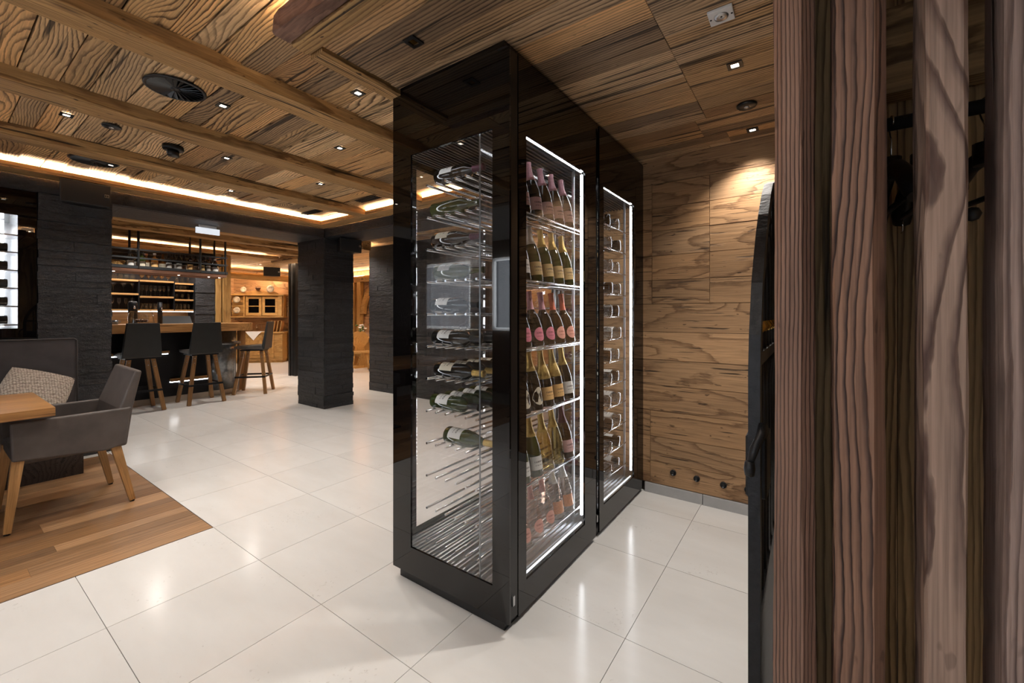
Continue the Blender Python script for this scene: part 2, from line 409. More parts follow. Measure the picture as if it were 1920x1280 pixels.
# ---- back wall of boards beside the wine cabinet
wb = setting('wall_back', 'wall of reclaimed horizontal boards')
bx('wall_core', -1.75, 2.6, 3.165, 3.30, 0, 2.6, 'deck', wb)
rows = [.075, .235, .42, .609, .80, .985, 1.19, 1.396, 1.57, 1.75, 1.93, 2.10, 2.277, 2.464]
for k in range(len(rows)-1):
    z0, z1 = rows[k], rows[k+1]
    cuts = [-1.74]
    if 6 < k < 12: cuts += [-.949, -.556]
    elif k < 3: cuts += [-.961]
    cuts += [.12]
    for a, c in zip(cuts, cuts[1:]):
        f = rnd(0, .004)
        plank('board', a+.0012, c-.0012, 3.146-f, 3.166, z0+.0016, z1-.0016, 'x', 'wall', wb)
# four round air holes with black sleeves near the floor
for (hx, hz) in ((-.796, .18), (-.638, .173), (-.470, .168), (-.325, .170)):
    MB().lathe([(.017, 0), (.021, 0), (.021, .012), (.017, .012), (.017, .004), (.0, .004)], 16).build('vent_sleeve', 'black', wb,
        T(hx, 3.1425, hz) @ Matrix.Rotation(PI/2, 4, 'X'))
bb = setting('baseboard_back', 'grey stone skirting under the board wall')
for a, c in ((-1.0, -.602), (-.598, .02), (.024, .6)):
    bx('skirting_stone', a, c, 3.134, 3.165, 0, .072, 'skirt', bb, .001)

# ---- ceiling
ceil = setting('ceiling', 'old timber boarded ceiling')
bx('ceiling_deck', -6.25, 2.6, -3.1, 3.75, ZC+.02, ZC+.10, 'deck', ceil)
bays = [(-2.43, -1.70), (-3.42, -2.43), (-4.41, -3.42), (-5.50, -4.41)]
for (a, c) in bays:
    y = -1.2
    while y < 3.26:
        wd = rnd(.085, .195); y1 = min(y+wd, 3.27)
        plank('board', a, c, y+.003, y1-.003, ZC-rnd(0, .012), ZC+.02, 'x', 'ceil', ceil); y = y1
y = -1.2
while y < .88:
    wd = rnd(.13, .22); y1 = min(y+wd, .9)
    plank('board', -1.70, .9, y+.001, y1-.001, ZC-rnd(0, .005), ZC+.02, 'x', 'ceil', ceil); y = y1
bx('ceiling_lining', -5.52, 2.6, -3.1, -1.2, ZC-.003, ZC+.02, 'plaster', ceil)
bx('ceiling_lining', .9, 2.6, -1.2, .9, ZC-.003, ZC+.02, 'plaster', ceil)
lowc = setting('ceiling_low', 'lower boarded ceiling around the wine cabinet')
bx('ceiling_core', -1.70, 2.6, 1.0, 3.16, ZL+.02, ZC+.01, 'deck', lowc)
y = 1.0; k = 0
while y < 3.145:
    wd = random.choice((.085, .11, .13, .15, .165)); y1 = min(y+wd, 3.15)
    j1 = -.488 if y < 2.62 else random.choice((-.42, -.33, -.55))
    for a, c in ((-1.70, j1), (j1, .55), (.55, 2.0)):
        plank('board', a+.001, c-.001, y+.0014, y1-.0014, ZL-rnd(0, .006), ZL+.02, 'x', 'ceil_low', lowc)
    y = y1; k += 1

# ---- beams
def hewn(name, x0, x1, y0, y1, z0, z1, axis, mat, label, amp=.006, seg=28, seed=0):
    """beam with uneven arrises, local X along the grain"""
    rr = random.Random(seed); c = Vector(((x0+x1)/2, (y0+y1)/2, (z0+z1)/2)); R = ROT[axis]
    d = R.to_3x3().inverted() @ Vector((x1-x0, y1-y0, z1-z0)); d = Vector((abs(d.x), abs(d.y), abs(d.z)))/2
    vs, fs = [], []
    ch = min(d.y, d.z)*.22
    cs = [(-d.y+ch, -d.z), (d.y-ch, -d.z), (d.y, -d.z+ch), (d.y, d.z), (-d.y, d.z), (-d.y, -d.z+ch)]
    ph = [rr.uniform(0, 6) for _ in range(12)]
    for i in range(seg+1):
        t = -d.x + 2*d.x*i/seg
        for k, (a, bb_) in enumerate(cs):
            o = amp*(math.sin(t*5+ph[k])+.6*math.sin(t*13+ph[k+6])) + rr.uniform(-amp, amp)*.4
            up = 0 if k in (3, 4) else 1
            vs.append((t, a + o*.6*(1 if a > 0 else -1), bb_ + (o*.5 if up else 0)))
    n = len(cs)
    for i in range(seg):
        for k in range(n): fs.append((i*n+k, i*n+(k+1) % n, (i+1)*n+(k+1) % n, (i+1)*n+k))
    fs += [tuple(range(n))[::-1], tuple(seg*n+k for k in range(n))]
    o = MB().add(vs, fs).build(name, mat, None, T(*c) @ R)
    return tag(o, label, 'beam') if label else o
hewn('ceiling_beam', -2.535, -2.36, -1.2, 3.10, 2.515, ZC-.002, 'y', 'beam', 'hewn ceiling beam nearest the wine cabinet, with a pale underside', seed=1)
hewn('ceiling_beam', -3.545, -3.355, -1.2, 3.10, 2.515, ZC-.002, 'y', 'beam', 'middle hewn ceiling beam between the two round air diffusers', seed=2)
hewn('ceiling_beam', -4.515, -4.335, -1.2, 3.10, 2.515, ZC-.002, 'y', 'beam', 'hewn ceiling beam nearest the black stone lintel and the light cove', seed=3)
hewn('edge_beam', -1.795, -1.702, 1.002, 3.15, 2.435, ZC-.002, 'y', 'beam', 'light edge beam running under the ceiling step into the wine cabinet', seed=4)
hewn('hewn_crossbeam', -1.80, 2.0, .850, .915, 2.462, 2.545, 'x', 'rough_beam', 'rough bark-brown crossbeam with ragged edge above the wine cabinet', amp=.012, seg=70, seed=5)
hewn('ceiling_edge_board', -1.79, 2.0, .917, .999, 2.450, 2.53, 'x', 'beam', 'smooth ochre edge board beside the rough bark-brown crossbeam', amp=.003, seg=40, seed=6)

# ---- stone columns and lintels
def stone_face(parent, axis, at, a0, a1, z0, z1, out, seed, hmin=.05, hmax=.095):
    """courses of split slate on one face. axis 'x': face looks along x at x=at, runs a0..a1 in y; out=+1/-1"""
    rr = random.Random(seed); z = z0
    while z < z1-.001:
        h = rr.uniform(hmin, hmax); zt = min(z+h, z1)
        if z1-zt < .03: zt = z1
        a = a0 + rr.uniform(-.006, .004)
        while a < a1-.01:
            ln = rr.uniform(.14, .6); e = min(a+ln, a1+rr.uniform(-.003, .008))
            if a1-e < .09: e = a1 + rr.uniform(-.003, .008)
            p = rr.uniform(0, .011)
            lo, hi = (at-.03, at+p) if out > 0 else (at-p, at+.03)
            if axis == 'x': bx('stone', lo, hi, a+.001, e-.001, z+.0012, zt-.0012, 'slate', parent)
            else: bx('stone', a+.001, e-.001, lo, hi, z+.0012, zt-.0012, 'slate', parent)
            a = e
        z = zt
def column(label, x0, x1, y0, y1, z1, faces, seed):
    t = thing('stone_column', label, 'column', ((x0+x1)/2, (y0+y1)/2, 0), group='split slate columns')
    bx('core', x0+.012, x1-.012, y0+.012, y1-.012, 0, z1, 'slate', t)
    for f in faces:
        if f == '-y': stone_face(t, 'y', y0, x0, x1-.002, 0, z1, -1, seed)
        if f == '+x': stone_face(t, 'x', x1, y0+.002, y1, 0, z1, 1, seed+1)
        if f == '+y': stone_face(t, 'y', y1, x0, x1-.002, 0, z1, 1, seed+2)
    return t
XB = -5.52
column('free-standing black slate column left of the wine cabinet, speaker at its top', -6.21, XB, 3.28, 3.73, 2.39, ('-y', '+x'), 31)
column('broad black slate pier half hidden behind the wine cabinet', -6.32, -3.7, 4.60, 5.0, 2.50, ('-y',), 47)
column('wide black slate column between the lit bottle shelf and the bar', -6.21, XB, .61, 1.085, 2.39, ('+x', '+y'), 59)
lt = thing('stone_lintel', 'black slate lintel over the opening to the bar', 'lintel', (-5.9, 1.8, 2.39))
bx('core', -6.21, XB-.012, -1.2, 3.28, 2.395, 2.60, 'slate', lt)
rr = random.Random(5); y = -1.2
while y < 3.27:
    e = min(y+rr.uniform(.35, .8), 3.275); bx('stone', XB-.03, XB+rr.uniform(0, .006), y+.001, e-.001, 2.392, 2.51, 'slate', lt)
    bx('stone', -6.2, XB-.031, y+.001, e-.001, 2.388, 2.40, 'slate', lt); y = e
lt = thing('stone_lintel', 'black slate lintel running from the free-standing column behind the wine cabinet', 'lintel', (-3.6, 3.5, 2.39))
bx('core', -6.21, -1.75, 3.292, 3.75, 2.395, 2.60, 'slate', lt)
x = XB+.03
while x < -1.8:
    e = min(x+rr.uniform(.35, .8), -1.76); bx('stone', x+.001, e-.001, 3.28-rr.uniform(0, .006), 3.31, 2.392, 2.51, 'slate', lt)
    bx('stone', x+.001, e-.001, 3.311, 3.74, 2.388, 2.40, 'slate', lt); x = e

# ---- cove trim around the beamed ceiling
tr = setting('trim_1', 'wooden light cove trim above the stone lintels')
plank('cove_board', -5.50, -5.29, -1.2, 3.26, 2.513, 2.530, 'y', 'beam', tr)
plank('cove_lip', -5.305, -5.285, -1.2, 3.115, 2.531, 2.560, 'y', 'beam', tr)
plank('cove_board', -5.289, -1.80, 3.10, 3.27, 2.513, 2.530, 'x', 'beam', tr)
plank('cove_lip', -5.284, -1.80, 3.095, 3.115, 2.531, 2.560, 'x', 'beam', tr)
c1 = bx('led_strip', -5.375, -5.35, -1.2, 3.16, 2.531, 2.548, 'cove', tr); c1['label'] = 'glowing warm light strip'
c2 = bx('led_strip', -5.28, -1.82, 3.16, 3.185, 2.531, 2.548, 'cove', tr); c2['label'] = 'glowing warm light strip'
tr4 = setting('trim_4', 'light strip on the rough crossbeam')
c3 = bx('led_strip', -1.75, 1.2, .945, .965, 2.531, 2.538, 'cove', tr4); c3['label'] = 'glowing warm light strip'

# ---- enclosing walls (beyond the frame)
wr = setting('wall_behind', 'boarded wall with windows opposite the wine cabinet')
def wall_with_windows():
    wins = [(-7.1, -5.0), (-4.5, -3.95), (-3.3, -1.3), (-.9, 1.1)]
    zb, zt = .55, 2.3
    x = -14
    segs = []
    for a, c in wins: segs.append((x, a)); x = c
    segs.append((x, 2.6))
    for a, c in segs: bx('wall_panel', a, c, -3.1, -3.0, 0, 2.6, 'plaster', wr)
    for i, (a, c) in enumerate(wins):
        z0 = 1.05 if i < 2 else zb
        bx('wall_panel', a, c, -3.1, -3.0, 0, z0, 'plaster', wr); bx('wall_panel', a, c, -3.1, -3.0, zt, 2.6, 'plaster', wr)
        wn = setting('window_%d' % (i+1), 'white framed window', T((a+c)/2, -3.05, z0))
        for q in ((a, a+.05, z0, zt), (c-.05, c, z0, zt), (a+.05, c-.05, z0, z0+.05), (a+.05, c-.05, zt-.05, zt)):
            bx('window_frame', q[0], q[1], -3.07, -3.02, q[2], q[3], 'white', wn)
        bx('pane', a+.05, c-.05, -3.05, -3.045, z0+.05, zt-.05, 'glass', wn)
wall_with_windows()
struct(bx('wall_right', 2.6, 2.7, -3.1, 3.3, 0, 2.6, 'wall'), 'end wall beyond the coat closet')
struct(bx('wall_left', -14.1, -14, -3.1, 9.2, 0, 2.75, 'wall'), 'far end wall of the dining rooms')
struct(bx('wall_far', -14, 2.6, 9.2, 9.3, 0, 2.75, 'wall'), 'far wall of the dining rooms')
struct(bx('wall_passage', -1.74, -1.70, 3.30, 9.2, 0, 2.75, 'wall'), 'passage wall behind the wine cabinet')

# ================================================================== WINE CABINET
wc = thing('wine_cabinet', 'tall black glass wine cabinet with white light strips standing on the tiles', 'wine cabinet', (-1.36, 2.27, 0))
bx('plinth', -1.686, -1.035, 1.411, 3.13, 0, .062, 'black', wc)
bx('top_collar', -1.686, -1.035, 1.411, 3.13, 2.395, ZL-.006, 'blackglass', wc)
def ring(name, axis, at0, at1, a0, a1, z0, z1, wa0, wa1, wz0, wz1, parent):
    """dark-bordered glass leaf: border ring + clear window"""
    mb = MB(); out = [(a0,z0),(a1,z0),(a1,z1),(a0,z1)]; inn = [(wa0,wz0),(wa1,wz0),(wa1,wz1),(wa0,wz1)]
    vs = []
    for t in (at0, at1):
        for p in out+inn:
            q = list(p); q.insert(axis, t); vs.append(tuple(q))
    fs = []
    for i in range(4):
        j = (i+1) % 4
        fs += [(i, j, 4+j, 4+i), (8+i, 12+i, 12+j, 8+j), (i, 8+i, 8+j, j), (4+i, 4+j, 12+j, 12+i)]
    leaf = mb.add(vs, fs).build(name, 'blackglass', parent)
    m_ = (at0+at1)/2
    if axis == 1: p = bx('pane', wa0, wa1, m_-.001, m_+.001, wz0, wz1, 'glass', leaf)
    else: p = bx('pane', m_-.001, m_+.001, wa0, wa1, wz0, wz1, 'glass', leaf)
    p['label'] = 'clear window of the dark glass leaf'
    return leaf
ring('front_panel', 1, 1.385, 1.395, -1.711, -.990, .055, 2.403, -1.580, -1.078, .185, 2.09, wc)
ring('door', 0, -1.020, -1.010, 1.478, 2.277, .028, 2.425, 1.540, 2.130, .155, 2.102, wc)
ring('door', 0, -1.020, -1.010, 2.327, 3.128, .030, 2.428, 2.390, 2.925, .170, 2.092, wc)
ring('rear_panel', 0, -1.711, -1.701, 1.397, 3.128, .055, 2.403, 1.53, 2.98, .185, 2.09, wc)
bx('corner_post', -1.060, -1.012, 1.397, 1.474, .040, 2.42, 'black', wc)
bx('corner_post', -1.700, -1.66, 1.397, 1.45, .060, 2.40, 'black', wc)
bx('door_channel', -1.060, -1.030, 2.265, 2.340, .040, 2.42, 'black', wc)
bx('latch', -1.028, -1.004, 1.430, 1.445, .10, .14, 'alu', wc); bx('latch', -1.028, -1.012, 2.296, 2.310, .10, .14, 'alu', wc)
bx('inner_ceiling', -1.695, -1.03, 1.40, 3.12, 2.13, 2.15, 'black', wc)
bx('inner_floor', -1.695, -1.03, 1.40, 3.12, .145, .158, 'alu', wc)
for zz, nm in ((2.118, 'ceiling_rib'), (.163, 'floor_rib')):
    for k in range(26): bx(nm, -1.67+k*.0245, -1.662+k*.0245, 1.42, 3.10, zz-.005, zz+.004, 'rail' if zz > 1 else 'alu', wc)
pt = bx('partition_pane', -1.162, -1.158, 1.405, 2.26, .17, 2.10, 'glass', wc); pt['label'] = 'clear glass partition'
bx('partition_edge', -1.1635, -1.1565, 1.402, 1.4045, .17, 2.10, 'zinc', wc)
# light strips
def led(x0, x1, y0, y1, z0, z1, mat='led'):
    o = bx('light_strip', x0, x1, y0, y1, z0, z1, mat, wc); o['label'] = 'glowing white light strip'
led(-1.040, -1.030, 2.134, 2.146, .20, 2.095); led(-1.040, -1.030, 2.928, 2.940, .21, 2.085)
led(-1.036, -1.030, 1.56, 2.13, 2.103, 2.110, 'ledline'); led(-1.036, -1.030, 2.40, 2.92, 2.095, 2.102, 'ledline')
led(-1.036, -1.030, 1.56, 2.13, .160, .166, 'ledsoft'); led(-1.036, -1.030, 2.40, 2.92, .170, .176, 'ledsoft')
led(-1.60, -1.08, 1.399, 1.404, 2.095, 2.101, 'ledline'); led(-1.602, -1.596, 1.399, 1.405, .2, 2.09, 'ledline')
# frames and rods
for (x, y) in ((-1.075, 2.118), (-1.075, 2.262), (-1.63, 2.27), (-1.22, 2.27), (-1.075, 2.915), (-1.33, 2.915), (-1.075, 2.36), (-1.33, 2.36)):
    bx('rack_post', x-.006, x+.006, y-.006, y+.006, .158, 2.125, 'alu', wc)
RODZ = [.19+.161*k for k in range(12)]; RODX = [-1.56+.0645*k for k in range(6)]
rod_me = MB().tube([(0, -.39, 0), (0, .39, 0)], .0060, 10).mesh('rod', 'chrome')
for z in RODZ:
    for x in RODX: link('rod', rod_me, wc, T(x, 1.47+.39, z))
TIER = [1.761, 1.455, 1.15, .848, .535, .248]
rail_me = MB().tube([(0, -.33, 0), (0, .33, 0)], .004, 8).mesh('shelf_rail', 'chrome')
for z in TIER:
    for x, dz in ((-1.030, .012), (-1.045, 0), (-1.10, 0), (-1.130, 0), (-1.140, .20)):
        link('shelf_rail', rail_me, wc, T(x, 1.80, z+dz))
BZ = [.259+.1488*k for k in range(12)]
brail = MB().tube([(0, -.28, 0), (0, .28, 0)], .0045, 8).mesh('bay_rail', 'chrome')
for z in BZ:
    for x in (-1.065, -1.13, -1.20, -1.27): link('bay_rail', brail, wc, T(x, 2.64, z))

# ================================================================== BOTTLES
def bottle_glass(name, c, rough=.03):
    return plain(name, c, rough, 0, .6, coat=.3)
for nm, c in dict(g_dark=(.006, .006, .005), g_green=(.030, .045, .010), g_brown=(.035, .017, .007), g_olive=(.06, .065, .018)).items(): M[nm] = bottle_glass(nm, c)
M['g_clear'] = clear_glass('rose_bottle_glass', (.95, .86, .80), 1.5, .02, .06)
M['g_pale'] = clear_glass('pale_bottle_glass', (.80, .81, .82), 1.5, .03, .20)
M['g_gold'] = clear_glass('golden_bottle_glass', (.86, .74, .42), 1.5, .02, .08)
for nm, c, mt in (('f_pink', (.60, .30, .34), .25), ('f_gold', (.62, .43, .14), .75), ('f_red', (.55, .13, .07), .3), ('f_white', (.75, .74, .72), .2), ('f_orange', (.75, .33, .16), .2),
                  ('f_plum', (.10, .03, .05), .3), ('f_black', (.01, .01, .01), .2), ('f_rose', (.78, .42, .38), .2)): M[nm] = plain(nm, c, .32, mt, .5, nscale=160, namt=.25, bmp=.5)
def label_mat(nm, c, ink=(.06, .04, .04), amt=.8):
    """paper label with a few printed lines (height axis = local z of the label)"""
    m, nt, b = new_mat(nm); tc = nt.nodes.new('ShaderNodeTexCoord')
    sx = nt.nodes.new('ShaderNodeSeparateXYZ'); nt.links.new(tc.outputs['Generated'], sx.inputs[0])
    band = ramp(nt, sx.outputs[2], [(.30, 0.0), (.32, 1.0), (.36, 1.0), (.38, 0.0)])
    band2 = ramp(nt, sx.outputs[2], [(.52, 0.0), (.55, 1.0), (.64, 1.0), (.67, 0.0)])
    wz = noise(nt, mapped(nt, tc.outputs['Generated'], (1, 22, 3)), 1, 2)
    ltr = ramp(nt, wz, [(.46, 0.0), (.52, 1.0)])
    mid = ramp(nt, sx.outputs[1], [(.16, 0.0), (.2, 1.0), (.8, 1.0), (.84, 0.0)])
    k = math_n(nt, 'MULTIPLY', math_n(nt, 'MULTIPLY', math_n(nt, 'MAXIMUM', band, band2), ltr), math_n(nt, 'MULTIPLY', mid, amt))
    L(nt, mixc(nt, k, c, ink), b.inputs['Base Color']); b.inputs['Roughness'].default_value = .6
    M[nm] = m
label_mat('l_white', (.78, .77, .74)); label_mat('l_cream', (.70, .64, .50)); label_mat('l_pink', (.72, .46, .46)); label_mat('l_gold', (.58, .40, .17))
label_mat('l_disc_pink', (.72, .22, .30), (.2, .03, .06)); label_mat('l_disc_salmon', (.80, .38, .30), (.35, .08, .06)); label_mat('l_orange', (.82, .50, .20)); label_mat('l_grey', (.45, .43, .40))
PROF = {
 'champagne': ([(0,0),(.040,0),(.044,.006),(.044,.125),(.042,.148),(.034,.190),(.023,.225),(.017,.250),(.0148,.295),(.0165,.300),(.0165,.310),(0,.312)], (.205, .31)),
 'prestige': ([(0,0),(.045,0),(.0495,.006),(.0505,.05),(.049,.10),(.041,.148),(.028,.178),(.018,.20),(.0145,.23),(.0145,.285),(.0165,.29),(.0165,.298),(0,.30)], (.198, .30)),
 'bordeaux': ([(0,0),(.034,.003),(.037,.006),(.038,.012),(.038,.188),(.034,.206),(.019,.226),(.0148,.238),(.0142,.292),(.0162,.295),(.0162,.301),(0,.302)], (.236, .302)),
 'burgundy': ([(0,0),(.038,.003),(.041,.008),(.041,.135),(.037,.162),(.027,.195),(.017,.222),(.0148,.24),(.0142,.292),(.0162,.295),(.0162,.301),(0,.302)], (.236, .302)),
}
MC = {}
def prof_r(p, z):
    for (r0, z0), (r1, z1) in zip(p, p[1:]):
        if z0 <= z <= z1 and z1 > z0: return r0+(r1-r0)*(z-z0)/(z1-z0)
    return p[-2][0]
def bottle_meshes(kind, glass, foil, label, ltype='rect', long_foil=False):
    key = (kind, glass, foil, label, ltype, long_foil)
    if key in MC: return MC[key]
    p, (f0, f1) = PROF[kind]
    if long_foil: f0 -= .055
    out = [('glass_body', MB().lathe(p, 20).mesh('glass_body', glass))]
    if foil:
        zs = [f0] + [z for r, z in p if f0 < z < f1] + [f1]
        fp = [(prof_r(p, z)+.0009, z) for z in zs]; fp.append((0, f1+.0012))
        out.append(('foil_capsule', MB().lathe(fp, 16).mesh('foil_capsule', foil)))
    if label:
        if ltype == 'rect':
            z0, z1 = (.035, .105) if kind == 'champagne' else ((.045, .125) if kind == 'bordeaux' else (.035, .115))
            lp = [(prof_r(p, z)+.0006, z) for z in (z0, (z0+z1)/2, z1)]
            mb = MB().lathe(lp, 10, a0=-1.15, a1=1.15, cap=False)
        elif ltype == 'shield':
            vs = []; zc = .075; n = 18
            for k in range(n):
                t = 2*PI*k/n; z = zc+.048*math.sin(t) - (.02*abs(math.cos(t)) if math.sin(t) > 0 else 0); a = .95*math.cos(t); r = prof_r(p, z)+.0007
                vs.append((r*math.cos(a), r*math.sin(a), z))
            vs.append((prof_r(p, zc)+.0009, 0, zc)); mb = MB().add(vs, [(k, (k+1) % n, n) for k in range(n)], True)
        else:
            vs = []; zc = .062; n = 20; fs = []
            for q, s_ in enumerate((1.0, .5)):
                for k in range(n):
                    t = 2*PI*k/n; z = zc+.036*s_*math.sin(t); a = .72*s_*math.cos(t); r = prof_r(p, z)+.0008
                    vs.append((r*math.cos(a), r*math.sin(a), z))
            vs.append((prof_r(p, zc)+.0008, 0, zc))
            fs = [(k, (k+1) % n, n+(k+1) % n, n+k) for k in range(n)] + [(n+k, n+(k+1) % n, 2*n) for k in range(n)]
            mb = MB().add(vs, fs, True)
        out.append(('paper_label', mb.mesh('paper_label', label)))
    MC[key] = out; return out
def bottle(kind, glass, foil, label, mtx, text, group, ltype='rect', long_foil=False, name='wine_bottle', cat='bottle'):
    t = thing(name, text, cat, mtx=mtx, group=group)
    for nm, me in bottle_meshes(kind, glass, foil, label, ltype, long_foil): link(nm, me, t, Matrix(), local=True)
    return t
# reclining display bottles behind the near door
tiers = [
 [('champagne','g_dark','f_pink','l_pink')]*2 + [('champagne','g_brown','f_pink','l_pink')]*3,
 [('champagne','g_dark','f_gold','l_white'), ('champagne','g_green','f_white','l_gold')] + [('champagne','g_green','f_gold','l_gold')]*3,
 [('prestige','g_dark','f_white','l_disc_pink','disc'), ('prestige','g_dark','f_pink','l_disc_pink','disc'), ('prestige','g_dark','f_pink','l_disc_pink','disc'), ('prestige','g_brown','f_red','l_disc_salmon','disc'), ('prestige','g_brown','f_red','l_disc_salmon','disc')],
 [('champagne','g_dark','f_gold','l_cream','shield')]*2 + [('champagne','g_dark','f_gold','l_orange','rect',True)]*2 + [('champagne','g_dark','f_gold','l_white')]*1,
 [('champagne','g_olive','f_gold','l_white'), ('champagne','g_green','f_gold','l_white'), ('champagne','g_gold','f_gold',None), ('champagne','g_gold','f_gold',None), ('champagne','g_brown','f_plum','l_pink'), ],
 [('prestige','g_clear','f_rose','l_disc_salmon','disc')]*3 + [('champagne','g_clear','f_white','f_orange')]*2,
]
desc = ['pink foil', 'foil above green glass', 'round coloured label', 'gold foil', 'sloping shoulders', 'clear rose glass']
tn = ['top tier', 'second tier', 'third tier', 'fourth tier', 'fifth tier', 'lowest tier']
for ti, row in enumerate(tiers):
    for k, spec in enumerate(row):
        y = 1.600+.108*k
        mtx = T(-1.068, y, TIER[ti]+.0125) @ Matrix.Rotation(math.radians(-9), 4, 'Y') @ Matrix.Rotation(math.radians(-14), 4, 'Z') @ Matrix.Scale(.90 if ti < 5 else .86, 4)
        bottle(*spec[:4], mtx, 'bottle with %s, %s of the near door, %s from left' % (desc[ti], tn[ti], ORD[k]), 'leaning sparkling wine bottles in the cabinet',
               ltype=spec[4] if len(spec) > 4 else 'rect', long_foil=len(spec) > 5)
# bottles lying across the rods, seen through the front pane
LIE = Matrix(((0,0,1,0),(0,-1,0,0),(1,0,0,0),(0,0,0,1)))
lay = [(11,'bordeaux','g_dark','f_plum','l_white',1),(10,'bordeaux','g_olive',None,None,1),(9,'burgundy','g_brown','f_plum','l_cream',1),(8,'burgundy','g_olive',None,'l_grey',1),(7,'bordeaux','g_dark','f_black','l_white',1),
       (6,'bordeaux','g_dark','f_black','l_white',3),(5,'bordeaux','g_dark','f_gold','l_cream',4),(4,'bordeaux','g_green','f_black','l_white',4),(3,'burgundy','g_green','f_gold','l_white',1)]
tint_w = {'g_dark': 'black', 'g_olive': 'olive green', 'g_brown': 'brown', 'g_green': 'dark green'}
for (lv, kd, gl, fo, lb, n) in lay:
    rad = .041 if kd == 'burgundy' else .038
    for k in range(n):
        xb = -1.552 + (0, -.012, .015)[lv % 3] if lv != 3 else -1.468
        mtx = T(xb, 1.525+.098*k, RODZ[lv]+.0062+rad) @ LIE @ Matrix.Rotation(rnd(.25, .55), 4, 'Z')
        bottle(kd, gl, fo, lb, mtx, '%s bottle lying behind front pane, %s rod level from bottom%s' % (tint_w[gl], ORD[lv], '' if n == 1 else ', %s in its row' % ORD[k]), 'lying wine bottles behind the front pane')
# bottles lying in the far bay, bases towards the door
LIEB = Matrix(((0,0,-1,0),(0,1,0,0),(1,0,0,0),(0,0,0,1)))
for lv, z in enumerate(BZ):
    for k, y in enumerate((2.47, 2.615, 2.775)):
        mtx = T(-1.055+rnd(-.01, .01), y, z+.0047+.038) @ LIEB @ Matrix.Rotation(rnd(-.5, .5), 4, 'Z')
        bottle('bordeaux', 'g_pale' if (lv+k) % 3 else 'g_brown', 'f_plum', 'l_white', mtx, 'bottle lying behind the far cabinet door, %s level from bottom, %s from left' % (ORD[lv], ORD[k]), 'wine bottles lying behind the far door')

# ================================================================== CEILING FITTINGS
def spot(x, y, z, label, on=True, power=36, size=1.9):
    t = thing('ceiling_spotlight', label, 'spotlight', (x, y, z), group='square recessed ceiling spotlights')
    mb = MB()
    for q in ((-.031,.031,-.031,-.016), (-.031,.031,.016,.031), (-.031,-.016,-.016,.016), (.016,.031,-.016,.016)):
        mb.box(x+q[0], x+q[1], y+q[2], y+q[3], z-.005, z+.001)
    mb.build('black_frame', 'black', t)
    bx('lens', x-.0155, x+.0155, y-.0155, y+.0155, z-.0015, z+.002, 'lens' if on else 'brass', t)
    if on:
        l = bpy.data.lights.new('spot_beam', 'SPOT'); l.energy = power; l.spot_size = size; l.spot_blend = .7; l.shadow_soft_size = .03; l.color = (1, .93, .85)
        o = bpy.data.objects.new('spot_beam', l); o.location = (0, 0, -.02); o.parent = t; col.objects.link(o)
    return t
ZU = ZC-.0125; ZW = ZL-.0065
spot(-2.112, 1.46, ZU, 'lit square spotlight between the wine cabinet and the first beam')
spot(-2.912, 1.075, ZU, 'lit square spotlight right beside the larger round air diffuser')
spot(-2.92, 1.86, ZU, 'lit square spotlight between first and middle beams, far from the diffuser')
spot(-3.855, 1.45, ZU, 'lit square spotlight between middle and last beams, nearer one')
spot(-3.87, 2.26, ZU, 'lit square spotlight between middle and last beams, just before the black vent')
spot(-4.833, 1.856, ZU, 'lit square spotlight next to the light cove, left of the small black vent')
spot(-.276, 2.16, ZW, 'lit square spotlight between white ceiling plate and black round detector', power=95)
spot(-.283, 2.976, ZW, 'lit square spotlight washing down the board wall', power=52)
spot(-1.352, 1.199, ZW, 'unlit square spotlight with a gold reflector above the wine cabinet', on=False)
# lamps of the same rows beyond the frame
for k, (x, y) in enumerate(((-2.112, .45), (-2.912, .1), (-3.86, .55), (-4.83, .95), (-3.86, -.4), (-2.1, -.5), (-.5, .2), (.9, -.2))):
    spot(x, y, ZU, 'lit square spotlight of the rows over the dining corner, %s outward' % ORD[k], power=30)

def diffuser(x, y, r, label):
    z = ZU
    t = thing('air_diffuser', label, 'diffuser', (x, y, z), group='round swirl air diffusers')
    MB().lathe([(r, .0), (r, -.006), (r*.90, -.010), (r*.88, -.004), (r*.88, .002)], 40, (x, y, z)).build('rim', 'black', t)
    MB().lathe([(0, .003), (r*.9, .003)], 32, (x, y, z-.003), cap=False).build('dark_throat', 'black', t)
    MB().lathe([(0, -.011), (r*.16, -.009), (r*.16, .002)], 16, (x, y, z), cap=False).build('hub', 'black', t)
    nb = 24
    me = MB().prism([(r*.15, -.004), (r*.88, -.017), (r*.88, .010), (r*.15, .004)], 2, -.001, .001).mesh('blade', 'rail')
    for k in range(nb): link('blade', me, t, T(x, y, z-.004) @ Matrix.Rotation(2*PI*k/nb, 4, 'Z') @ Matrix.Rotation(.5, 4, 'X'))
diffuser(-2.908, .840, .142, 'large round black swirl diffuser between the first and middle beams')
diffuser(-4.815, .845, .155, 'round black swirl diffuser next to the warm light cove')
def disc(x, y, z, label, r=.05):
    t = thing('ceiling_detector', label, 'detector', (x, y, z), group='round black ceiling discs')
    MB().lathe([(0, -.012), (r*.9, -.010), (r, -.005), (r, .001)], 28, (x, y, z)).build('disc', 'black', t)
    MB().lathe([(0, -.016), (.012, -.015), (.014, -.011)], 14, (x, y, z), cap=False).build('sensor', 'alu', t)
disc(-3.843, .758, ZU, 'flat black round disc on the ceiling boards left of the black camera')
disc(-.276, 2.611, ZW, 'flat black round disc between the two lit spots on the low ceiling')
t = thing('ceiling_camera', 'black cylindrical ceiling camera between the middle and last beams', 'camera', (-3.93, 1.12, ZU))
